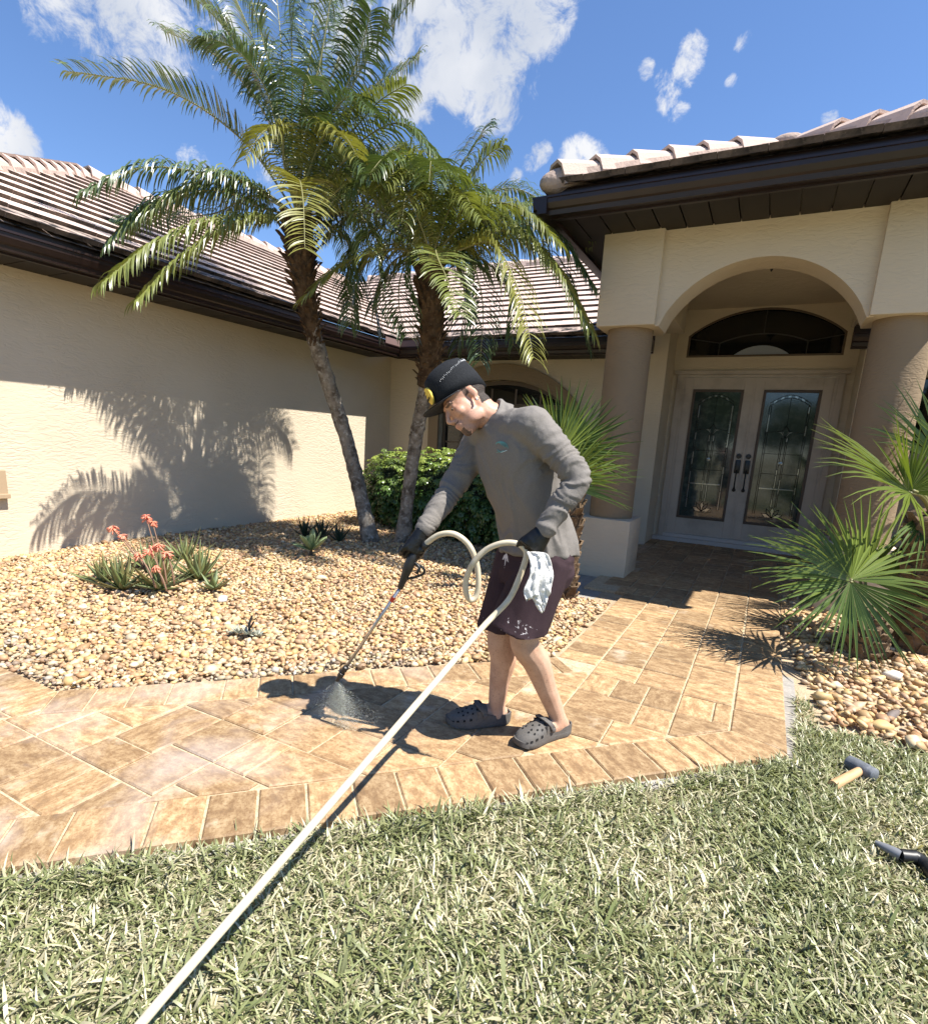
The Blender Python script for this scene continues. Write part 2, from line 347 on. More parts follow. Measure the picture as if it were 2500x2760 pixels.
    wm = N(nt, 'ShaderNodeMath', operation='MULTIPLY'); L(wx.outputs[0], wm.inputs[0]); L(w4.outputs[0], wm.inputs[1])
    wk = N(nt, 'ShaderNodeMath', operation='MULTIPLY'); wk.inputs[1].default_value = .34; L(wm.outputs[0], wk.inputs[0])
    m5 = N(nt, 'ShaderNodeMix', data_type='RGBA'); L(wk.outputs[0], m5.inputs['Factor']); L(m4.outputs[2], m5.inputs[6]); m5.inputs[7].default_value = (.58, .52, .50, 1)
    L(m5.outputs[2], b.inputs['Base Color'])
    rr = N(nt, 'ShaderNodeMapRange'); rr.inputs['To Min'].default_value = .72; rr.inputs['To Max'].default_value = .22; L(wm.outputs[0], rr.inputs['Value']); L(rr.outputs[0], b.inputs['Roughness'])
    bp = N(nt, 'ShaderNodeBump', i_Strength=.35, i_Distance=.002); L(n2.outputs['Fac'], bp.inputs['Height']); L(bp.outputs[0], b.inputs['Normal'])
    return m
M_PAVER = paver_mat()

# ------------------------------------------------------------------ ground
gm = MB(); R_ = 400
xs = [-R_, -60, -20, -8, -4, -2, 0, 1, 2, 4, 8, 20, 60, R_]; ys = [-R_, -60, -20, -8, -3, 0, 1, 2, 3, 5, 8, 20, 60, R_]
gv = [(x, y, -.045) for y in ys for x in xs]; nx = len(xs)
gm.add(gv, [(j*nx+i, j*nx+i+1, (j+1)*nx+i+1, (j+1)*nx+i) for j in range(len(ys)-1) for i in range(nx-1)])
M_LAWNFAR = mat('lawn_soil', (.27, .24, .15), .95, noise=[(5, (.16, .16, .08), .4, .65), (70, (.38, .33, .21), .5, .8)], bump=(60, .9))
tag(gm.build('ground', M_LAWNFAR), kind='structure')

# ------------------------------------------------------------------ walkway of pavers
NEAR_C, FAR_C = 2.375, 4.105           # edges of the 45 degree stretch: y = x + c
BW = .236*math.sqrt(2)
walk = bpy.data.objects.new('walkway', None); COL.objects.link(walk); ORG[walk.name] = Vector(); walk['kind'] = 'structure'
paver_list = []
def add_paver(poly, turn=0.0):
    if area(poly) < .0025: return
    paver_list.append((poly, turn))
J = .0042
def rect(x0, y0, x1, y1): return [(x0+J, y0+J), (x1-J, y0+J), (x1-J, y1-J), (x0+J, y1-J)]
# field: modular courses on an 8 cm grid, in blocks of 48 cm, every other column of blocks shifted
U = .0822
prnd = random.Random(31)
def tmpl(colA, colB, flip):
    out_ = []
    for x0, cuts in ((0, colA), (3, colB)):
        y = 0
        for h in cuts: out_.append((x0, y, x0+3, y+h)); y += h
    return [(b, a, d, c) for a, b, c, d in out_] if flip else out_
templates = [tmpl(a, b, f) for a, b in (((2, 2, 2), (3, 3)), ((3, 3), (2, 2, 2)), ((3, 3), (3, 3)), ((2, 4), (3, 3)), ((3, 3), (4, 2))) for f in (False, True)]
X0, Y0 = -.716, 3.27
def field(fn):
    for bi in range(-12, 8):
        for bj in range(-10, 18):
            t = templates[prnd.randrange(len(templates))]
            ox = X0+bi*6*U; oy = Y0+bj*6*U+(3*U if bi % 2 else 0)
            for a, b, c, d in t:
                p = rect(ox+a*U, oy+b*U, ox+c*U, oy+d*U)
                p = fn(p)
                if p and area(p) > .002: add_paver(p, 0.0 if (c-a) >= (d-b) else math.pi/2)
q2 = math.sqrt(2)
def in_diag(p):      # interior of the 45 degree stretch, west of the entry field
    p = clip(p, 1, -1, -(NEAR_C+BW)-J); p = clip(p, -1, 1, FAR_C-BW-J) if p else p
    p = clip(p, 1, 0, -.716) if p else p
    p = clip(p, -1, 0, 4.2) if p else p
    p = clip(p, 0, -1, -.62+1.3) if p else p
    return p
def in_entry(p):
    p = clip(p, -1, 0, .716); p = clip(p, 1, 0, .025-J) if p else p
    p = clip(p, 1, -1, -(NEAR_C+BW)-J) if p else p
    p = clip(p, 0, 1, 5.0) if p else p
    return p
field(in_diag); field(in_entry)
def in_left(p):      # where the walk turns to run along the bed
    p = clip(p, 0, 1, 1.315-.236-J); p = clip(p, 1, -1, -(FAR_C-BW)-J) if p else p
    p = clip(p, 1, 1, -1.475-J) if p else p
    return clip(p, -1, 0, 4.2) if p else p
field(in_left)
def in_porch(p):
    p = clip(p, -1, 0, 1.335); p = clip(p, 1, 0, .78) if p else p
    p = clip(p, 0, -1, -5.0-J) if p else p; p = clip(p, 0, 1, 8.56) if p else p
    return p
pp0 = len(paver_list); field(in_porch)
def hits_ped(p):
    cx = sum(a[0] for a in p)/len(p); cy = sum(a[1] for a in p)/len(p)
    return (cx < -1.105 and cy < 6.15) or (cx > .52 and cy < 6.15)
paver_list[pp0:] = [q for q in paver_list[pp0:] if not hits_ped(q[0])]
# soldier courses
def soldier(P, d, n, length, clipf=None, w=.236, turn=0):
    s = 0.0; P = np.array(P); d = np.array(d); n = np.array(n)
    while s < length-.04:
        l = min(prnd.choice((.163, .163, .163, .24, .163, .24)), length-s)
        if length-s-l < .07: l = length-s
        a = P+d*(s+J); b = P+d*(s+l-J); p = [tuple(a+n*J), tuple(b+n*J), tuple(b+n*(w-J)), tuple(a+n*(w-J))]
        if clipf: p = clipf(p)
        if p: add_paver(p, turn)
        s += l
e45 = np.array((1, 1))/q2; n45 = np.array((-1, 1))/q2
soldier((-4.3, -4.3+NEAR_C), e45, n45, (4.3+.265)*q2, lambda p: clip(p, 1, 0, .265), turn=math.pi/4)          # lawn side
soldier((-2.79-.0, 1.315), e45, -n45, (2.79-.955)*q2-.0, lambda p: clip(p, 1, 0, -.716) , turn=math.pi/4)            # bed side
soldier((-4.4, 1.315), (1, 0), (0, -1), 1.75, lambda p: clip(p, 1, 1, -1.475-J), turn=math.pi/2)
soldier((-.955, 3.16), (0, 1), (1, 0), 1.84, lambda p: clip(p, -1, 1, 9), turn=0)                                # entry, bed side
soldier((.265, NEAR_C+BW+.29), (0, 1), (-1, 0), 5.0-(NEAR_C+BW+.29), None, turn=0)                                 # entry, right side
add_paver([(.265-J, NEAR_C+.265+.01), (.265-J, NEAR_C+BW+.29-J), (.03, NEAR_C+BW+.29-J), (.03, NEAR_C+BW+.03)], math.pi/4)
def paver_mesh(poly, z0=-.05, b=.0058):
    if sum(poly[i][0]*poly[(i+1) % len(poly)][1]-poly[(i+1) % len(poly)][0]*poly[i][1] for i in range(len(poly))) < 0: poly = poly[::-1]
    cl = [poly[0]]
    for p in poly[1:]:
        if math.dist(p, cl[-1]) > .004: cl.append(p)
    if math.dist(cl[0], cl[-1]) < .004: cl.pop()
    poly = cl; n = len(poly)
    if n < 3: return None
    c = (sum(p[0] for p in poly)/n, sum(p[1] for p in poly)/n)
    def ins(d):
        r = []
        for i in range(n):
            p0, p1, p2 = map(np.array, (poly[i-1], poly[i], poly[(i+1) % n]))
            a = p1-p0; a = a/np.linalg.norm(a); e = p2-p1; e = e/np.linalg.norm(e)
            n1 = np.array((-a[1], a[0])); n2 = np.array((-e[1], e[0])); m = n1+n2; k = max(.35, 1+n1@n2)
            r.append(tuple(p1+m*d/k))
        return r
    dz = prnd.uniform(-.0022, .0022); tx, ty = prnd.uniform(-.006, .006), prnd.uniform(-.006, .006)
    def zz(p, z): return (p[0]-c[0], p[1]-c[1], z+dz+tx*(p[0]-c[0])+ty*(p[1]-c[1]))
    R1 = [zz(p, z0) for p in poly]; R2 = [zz(p, -b) for p in poly]; R3 = [zz(p, 0) for p in ins(b)]
    v = R1+R2+R3; f = [(i, (i+1) % n, n+(i+1) % n, n+i) for i in range(n)]+[(n+i, n+(i+1) % n, 2*n+(i+1) % n, 2*n+i) for i in range(n)]+[tuple(range(2*n, 3*n))]
    me = bpy.data.meshes.new('paver'); me.from_pydata(v, [], f); me.materials.append(M_PAVER); return me, c
def seen(p):
    c = np.array((sum(a[0] for a in p)/len(p), sum(a[1] for a in p)/len(p), 0))-CAM; t = c@FWD
    if t < .3: return 99
    u = CX+F_PX*(c@RIGHT)/t; v = CY-F_PX*(c@UP)/t
    return t if (-150 < u < 2650 and v < 2950) else 30+t
paver_list.sort(key=lambda q: seen(q[0]))
rest = MB()
for i, (poly, turn) in enumerate(paver_list):
    r = paver_mesh(poly)
    if r is None: continue
    me, c = r
    if i < 300:
        o = link('paver', me, walk, Matrix.Translation((c[0], c[1], 0))); o['turn'] = float(turn)
    else:
        rest.add([(v.co.x+c[0], v.co.y+c[1], v.co.z) for v in me.vertices], [tuple(p.vertices) for p in me.polygons]); bpy.data.meshes.remove(me)
if rest.v: rest.build('paver_remainder', M_PAVER, walk, kind='stuff')
# concrete base showing beyond the pavers, and the sand in the joints
slab = MB()
slab.prism([(-4.35, -4.35+NEAR_C-.055), (.325, .325+NEAR_C-.07), (.325, 5.0), (.62, 5.1), (.62, 5.62), (1.1, 5.62), (1.1, 8.6), (-1.6, 8.6), (-1.6, 4.72), (-1.25, 4.62), (-1.0, 4.3), (-1.0, 3.2),
            (-2.83, 1.36), (-4.35, 1.36)], 2, -.06, -.032)
slab_o = slab.build('walkway_slab', M_CONC); slab_o['kind'] = 'structure'
sand = MB(); M_SAND = mat('joint_sand', (.50, .40, .26), .95, noise=[(60, (.30, .22, .13), .4, .7)], bump=(120, .5))
sand.prism([(-4.3, -4.3+NEAR_C+.01), (.255, .255+NEAR_C+.01), (.255, 8.58), (-.945, 8.58), (-.945, 3.17), (-2.8, 1.305), (-4.3, 1.305)], 2, -.031, -.0075)
sand.prism([(-1.33, 5.02), (-.945, 5.02), (-.945, 8.58), (-1.33, 8.58)], 2, -.031, -.0075); sand.prism([(.255, 5.02), (.78, 5.02), (.78, 8.58), (.255, 8.58)], 2, -.031, -.0075)
sd = sand.build('joint_sand', M_SAND, walk); sd['kind'] = 'stuff'

# ------------------------------------------------------------------ gravel beds
def sstep(a, b, x):
    t = np.clip((x-a)/(b-a), 0, 1); return t*t*(3-2*t)
def bed_z(x, y):
    dwall = x+5.75
    return -.012 + .065*sstep(4.4, 1.0, dwall)*sstep(1.2, 3.5, y) + .02*np.sin(x*1.7+.6)*np.cos(y*1.3)*sstep(5.0, 3.6, dwall)
def bed_mask(x, y):
    m = (x > -5.76) & (y < 8.12) & (((x < -2.8) & (y > 1.335)) | ((x >= -2.8) & (y > x+FAR_C+.03)))
    m &= (x < -.985) & ~((x > -1.66) & (y > 5.55)) & ~((x > -1.3) & (y > 4.62)) & ~((x > -1.62) & (y > 4.78) & (y < 5.6))
    m |= (x <= -5.0) & (x > -5.76) & (y > 1.335) & (y < 8.12)
    return m
bx = np.linspace(-5.78, -.96, 60); by = np.linspace(1.32, 8.14, 80)
gx, gy = np.meshgrid(bx, by); gzz = bed_z(gx, gy)-.012
idx = np.arange(gx.size).reshape(gx.shape)
fc = np.stack([idx[:-1, :-1], idx[:-1, 1:], idx[1:, 1:], idx[1:, :-1]], -1).reshape(-1, 4)
cxm = (gx[:-1, :-1]+gx[1:, 1:]).ravel()/2; cym = (gy[:-1, :-1]+gy[1:, 1:]).ravel()/2
keep = ((cxm < -2.75) & (cym > 1.335)) | (cym > cxm+FAR_C+.0)
me = np_mesh('gravel_bed', np.stack([gx.ravel(), gy.ravel(), gzz.ravel()-.004], 1), fc[keep], M_BED, True)
o = link('gravel_bed', me); o['kind'] = 'structure'
def right_mask(x, y):
    edge = np.where(x < .5, 3.0+.25*np.clip(.5-x, 0, .3), 3.02+.10*(x-.5)+.05*np.sin(x*5))
    return (x > np.where(y > 3.6, .30, .335)+.10*sstep(4.4, 3.4, y)) & (y > edge+.07) & (x < 3.4) & (y < 6.2) & ~((x > .48) & (x < 1.12) & (y > 5.57))
rb = MB()
rb.add([(.27, 3.12, -.035), (.52, 3.03, -.035), (.9, 3.1, -.03), (1.6, 3.2, -.03), (3.5, 3.4, -.03), (3.5, 6.25, -.02), (.27, 6.25, -.02)], [tuple(range(7))])
tag(rb.build('gravel_bed', M_BED), kind='structure')
PAL = .77*np.array([(.66, .51, .33), (.72, .60, .43), (.60, .42, .22), (.52, .33, .20), (.74, .67, .56), (.58, .38, .27), (.68, .54, .30), (.45, .30, .19), (.62, .50, .40), (.74, .57, .31)])
bmi = bmesh.new(); bmesh.ops.create_icosphere(bmi, subdivisions=2, radius=1); ICO_V = np.array([v.co[:] for v in bmi.verts]); ICO_F = np.array([[v.index for v in f.verts] for f in bmi.faces]); bmi.free()
bmi = bmesh.new(); bmesh.ops.create_icosphere(bmi, subdivisions=1, radius=1); ICO1_V = np.array([v.co[:] for v in bmi.verts]); ICO1_F = np.array([[v.index for v in f.verts] for f in bmi.faces]); bmi.free()
def pebbles(px_, py_, pz_, size, rs, ICV=None, ICF=None, tint=None):
    ICV = ICO1_V if ICV is None else ICV; ICF = ICO1_F if ICF is None else ICF
    n = len(px_); nv = len(ICV)
    s = size[:, None]*np.stack([rs.uniform(.8, 1.45, n), rs.uniform(.7, 1.0, n), rs.uniform(.45, .75, n)], 1)
    v = ICV[None]*s[:, None, :]
    w = rs.uniform(-1, 1, (n, 1, 3)); v *= (1+.22*np.sin((ICV[None]*2.1+w*6).sum(-1, keepdims=True)))           # lumps
    a = rs.uniform(0, 2*np.pi, n); t1 = rs.normal(0, .28, n); t2 = rs.normal(0, .28, n)
    ca, sa = np.cos(a), np.sin(a); x = v[..., 0]*ca[:, None]-v[..., 1]*sa[:, None]; y = v[..., 0]*sa[:, None]+v[..., 1]*ca[:, None]; z = v[..., 2]
    z2 = z*np.cos(t1)[:, None]-x*np.sin(t1)[:, None]; x2 = z*np.sin(t1)[:, None]+x*np.cos(t1)[:, None]
    z3 = z2*np.cos(t2)[:, None]-y*np.sin(t2)[:, None]; y3 = z2*np.sin(t2)[:, None]+y*np.cos(t2)[:, None]
    P = np.stack([x2+px_[:, None], y3+py_[:, None], z3+pz_[:, None]], -1).reshape(-1, 3)
    F = (ICF[None]+(np.arange(n)*nv)[:, None, None]).reshape(-1, 3)
    c = PAL[rs.integers(0, len(PAL), n)]*rs.uniform(.75, 1.12, (n, 1)); c = c + (c.mean(1, keepdims=True)-c)*rs.uniform(-.05, .35, (n, 1))
    c = c*np.array((1.04, .91, .70))
    if tint is not None: c = c*tint
    return P, F, np.repeat(c, nv, 0)
def scatter(mask, x0, x1, y0, y1, sp, rs, jit=.55):
    X, Y = np.meshgrid(np.arange(x0, x1, sp), np.arange(y0, y1, sp)); X = X.ravel()+rs.uniform(-jit, jit, X.size)*sp; Y = Y.ravel()+rs.uniform(-jit, jit, Y.size)*sp
    m = mask(X, Y); return X[m], Y[m]
rs = np.random.default_rng(5)
parts = []
def near_f(x, y): return np.hypot(x, y)
for layer in range(2):
    X, Y = scatter(bed_mask, -5.8, -.9, 1.3, 8.2, .0315 if layer == 0 else .043, rs)
    hid = (Y > 6.0) & (rs.uniform(0, 1, len(X)) < .45); X, Y = X[~hid], Y[~hid]
    size = np.clip(rs.lognormal(math.log(.0150), .32, len(X)), .008, .036)*(1+.12*sstep(3.5, 2.0, Y)); size[rs.uniform(0, 1, len(X)) < .012] *= 1.5
    Z = bed_z(X, Y)+(.0 if layer == 0 else .012)+rs.uniform(-.003, .006, len(X))
    # stones by the walkway edge are dusted with grey cement
    dpath = np.where(X < -2.8, Y-1.335, (Y-X-FAR_C)/q2)
    grey = (dpath < .16+.1*np.sin(X*3)) & (rs.uniform(0, 1, len(X)) < .65) & (X < -1.6)
    tint = np.ones((len(X), 3)); tint[grey] = (.80, .92, 1.15)
    size = np.where(grey, size*.75, size)
    far = np.hypot(X, Y) > 4.9
    for sel, iv, if_ in ((~far, ICO1_V if False else ICO_V[:0], None), (far, None, None)):
        pass
    parts.append(pebbles(X, Y, Z, size, rs, ICO1_V, ICO1_F, tint))
def join(parts):
    P, F, C, n = [], [], [], 0
    for p, f, c in parts: P.append(p); F.append(f+n); C.append(c); n += len(p)
    return np.concatenate(P), np.concatenate(F), np.concatenate(C)
P_, F_, C_ = join(parts)
o = link('river_gravel', np_mesh('river_gravel', P_, F_, M_PEB, True, C_)); tag(o, 'tan and cream river pebbles filling the bed between walkway and house', 'gravel', kind='stuff')
X, Y = scatter(right_mask, .25, 3.4, 3.0, 6.2, .046, rs); X2, Y2 = scatter(right_mask, .25, 3.4, 3.0, 6.2, .065, rs)
X = np.r_[X, X2]; Y = np.r_[Y, Y2]; sz = np.clip(rs.lognormal(math.log(.022), .33, len(X)), .011, .05)
P_, F_, C_ = pebbles(X, Y, -.02+rs.uniform(0, .018, len(X))+np.r_[np.zeros(len(X)-len(X2)), np.full(len(X2), .012)], sz, rs)
o = link('river_gravel', np_mesh('river_gravel', P_, F_, M_PEB, True, C_)); tag(o, 'larger tan pebbles in the bed around the right hand column', 'gravel', kind='stuff')
# ------------------------------------------------------------------ house
XW, YB, SOF = -5.75, 8.12, 2.45
house = thing('house', 'cream stucco single storey house with pale concrete tile roof and arched entry portico', 'house', (-2, 8, 0))
def arc(cx, zc, r, x0, x1, n=28):
    return [(x, zc+math.sqrt(max(0, r*r-(x-cx)**2))) for x in np.linspace(x0, x1, n)]
def wall(name, fn, m=M_STUCCO, **k):
    b = MB(); fn(b); return b.build(name, m, house, **k)
wall('wing_wall', lambda b: (b.box((XW-.2, 1.92, -.2), (XW, YB+.2, SOF+.1)), b.box((-13.5, 1.92, -.2), (XW-.2, 2.1, SOF+.1))))
# back wall with an arched window opening
WC, WZ0 = -3.72, .62
WIN_R = (1.06**2+.36**2)/(2*.36)
win_arc = [(x, z) for x, z in arc(WC, 2.17-WIN_R, WIN_R, WC-1.06, WC+1.06)]
def back(b):
    b.prism([(XW, -.2), (WC-1.06, -.2), (WC-1.06, 1.81)]+[(XW, 1.81)], 1, YB, YB+.25)
    b.prism([(WC+1.06, -.2), (-1.6, -.2), (-1.6, 1.81), (WC+1.06, 1.81)], 1, YB, YB+.25)
    b.prism([(WC-1.06, -.2), (WC+1.06, -.2), (WC+1.06, WZ0), (WC-1.06, WZ0)], 1, YB, YB+.25)
    b.prism([(XW, 1.81)]+win_arc+[(-1.6, 1.81), (-1.6, SOF+.1), (XW, SOF+.1)], 1, YB, YB+.25)
wall('back_wall', back)
# tan band round the arched window
so = [(x, z) for x, z in arc(WC, 2.40-1.62, 1.62, WC-1.24, WC+1.24)]
def surround(b):
    inner = [(x, z) for x, z in win_arc]
    n = len(so)
    for i in range(n-1):
        b.add([(so[i][0], YB-.045, so[i][1]), (so[i+1][0], YB-.045, so[i+1][1]), (inner[i+1][0], YB-.045, inner[i+1][1]), (inner[i][0], YB-.045, inner[i][1]),
               (so[i][0], YB+.02, so[i][1]), (so[i+1][0], YB+.02, so[i+1][1]), (inner[i+1][0], YB+.1, inner[i+1][1]), (inner[i][0], YB+.1, inner[i][1])],
              [(0, 1, 2, 3), (0, 4, 5, 1), (3, 2, 6, 7)])
    b.box((WC-1.24, YB-.045, .5), (WC-1.06, YB+.1, so[0][1])); b.box((WC+1.06, YB-.045, .5), (WC+1.24, YB+.1, so[-1][1])); b.box((WC-1.3, YB-.08, .5), (WC+1.3, YB+.1, WZ0))
wall('window_surround', surround, M_TAN)
win = MB().box((WC-1.06, YB+.1, WZ0), (WC-1.0, YB+.16, 1.83)).box((WC+1.0, YB+.1, WZ0), (WC+1.06, YB+.16, 1.83)).box((WC-1.06, YB+.1, WZ0), (WC+1.06, YB+.16, WZ0+.06)).box((WC-1.06, YB+.095, 1.76), (WC+1.06, YB+.155, 1.83))
inn = [(x, z-.06) for x, z in win_arc]
for i in range(len(inn)-1):
    win.add([(win_arc[i][0], YB+.1, win_arc[i][1]), (win_arc[i+1][0], YB+.1, win_arc[i+1][1]), (inn[i+1][0], YB+.1, inn[i+1][1]), (inn[i][0], YB+.1, inn[i][1])], [(0, 1, 2, 3)])
M_WFRAME = mat('window_frame', (.10, .07, .045), .5)
winf = win.build('window', M_WFRAME, house)
for k in range(6):
    x = WC-1.0+2.0*k/5
    if 0 < k < 5: MB().box((x-.014, YB+.112, WZ0+.06), (x+.014, YB+.138, 2.05 if k in (2, 3) else 1.98)).build('mullion', M_WFRAME, winf)
for z in (.95, 1.22, 1.49): MB().box((WC-1.0, YB+.114, z-.013), (WC+1.0, YB+.136, z+.013)).build('mullion', M_WFRAME, winf)
MB().prism([(WC-1.05, WZ0+.03), (WC+1.05, WZ0+.03)]+[(x, z-.01) for x, z in win_arc[::-1]], 1, YB+.125, YB+.13).build('pane', M_GLASS, winf)
# right hand wing, mostly hidden: wall, window; unseen front added for porch shade
def rwing(b):
    b.box((.78+.28, YB, -.2), (1.30, YB+.25, SOF+.1)); b.box((1.30, YB, -.2), (1.95, YB+.25, 1.36)); b.box((1.30, YB, 2.2), (1.95, YB+.25, SOF+.1))
    b.box((1.72, 6.7, -.2), (1.95, YB, SOF+.1)); b.box((1.95, 6.7, -.2), (9, 6.9, SOF+.1))
wall('right_wall', rwing)
rw = MB().box((1.30, YB+.1, 1.36), (1.72, YB+.16, 1.42)).box((1.30, YB+.1, 1.42), (1.35, YB+.16, 2.2)).build('window', M_WFRAME, house)
MB().box((1.35, YB+.12, 1.42), (1.72, YB+.13, 2.2)).build('pane', M_GLASS, rw)
MB().box((1.24, YB-.07, 1.31), (1.72, YB-.002, 1.375)).build('sill', M_TRIM, rw)
# entry recess
wall('entry_pier', lambda b: b.box((-1.62, 7.98, -.1), (-1.34, 8.9, 3.16)))
wall('entry_pier', lambda b: b.box((.78, 7.98, -.1), (1.06, 8.9, 3.16)))
TR = (.91**2+.317**2)/(2*.317); tr_arc = arc(-.29, 3.107-TR, TR, -1.2, .62)
def dwall(b):
    b.prism([(-1.34, 2.29), (-1.2, 2.29), (-1.2, 2.515), (-1.2, 2.79)]+tr_arc[1:-1]+[(.62, 2.79), (.62, 2.29), (.78, 2.29), (.78, 3.16), (-1.34, 3.16)], 1, 8.60, 8.8)
    b.box((-1.34, 8.60, -.05), (-1.27, 8.8, 2.29)); b.box((.69, 8.60, -.05), (.78, 8.8, 2.29)); b.box((-1.2, 8.60, 2.29), (.62, 8.8, 2.515))
wall('entry_wall', dwall, M_STUCCO)
tw = MB(); ti = [(x, z-.028) for x, z in tr_arc]; ti[0] = (ti[0][0]+.02, ti[0][1]); ti[-1] = (ti[-1][0]-.02, ti[-1][1])
for i in range(len(ti)-1):
    a, b_, c, d = tr_arc[i], tr_arc[i+1], ti[i+1], ti[i]
    tw.add([(a[0], 8.605, a[1]), (b_[0], 8.605, b_[1]), (c[0], 8.605, c[1]), (d[0], 8.605, d[1])], [(0, 1, 2, 3)])
tw.box((-1.2, 8.605, 2.515), (.62, 8.66, 2.54)).box((-1.2, 8.607, 2.54), (-1.175, 8.66, 2.79)).box((.595, 8.607, 2.54), (.62, 8.66, 2.79))
two = tw.build('transom_window', M_WFRAME, house)
MB().prism([(-1.19, 2.52), (.61, 2.52), (.61, 2.79)]+tr_arc[::-1][1:-1]+[(-1.19, 2.79)], 1, 8.64, 8.645).build('pane', M_GLASS, two)
M_MUN = mat('muntin', (.03, .027, .022), .5)
for pts in (arc(-.29, 2.80-1.3, 1.3, -.80, .22, 14),):
    mm = MB(); mm.tube([(x, 8.635, z) for x, z in pts], .008, 6); mm.tube([(-.8, 8.635, 2.54), (-.8, 8.635, pts[0][1])], .008, 6); mm.tube([(.22, 8.635, 2.54), (.22, 8.635, pts[-1][1])], .008, 6)
    mm.tube([(-.8, 8.635, pts[0][1]), (-1.17, 8.635, 2.76)], .006, 6); mm.tube([(.22, 8.635, pts[-1][1]), (.59, 8.635, 2.76)], .006, 6); mm.tube([(-.29, 8.635, 2.8), (-.29, 8.635, 3.08)], .006, 6)
    mm.build('muntin', M_MUN, two)
ha = arc(-.29, 2.54-.45+.06, .45, -.62, .04, 16)
MB().prism([(x, max(z, 2.541)) for x, z in arc(-.29, 2.655-.52, .52, -.61, .03, 18)], 1, 8.628, 8.634).build('fan_light', mat('pale_glass', (.32, .36, .42), .1, spec=.7), two)
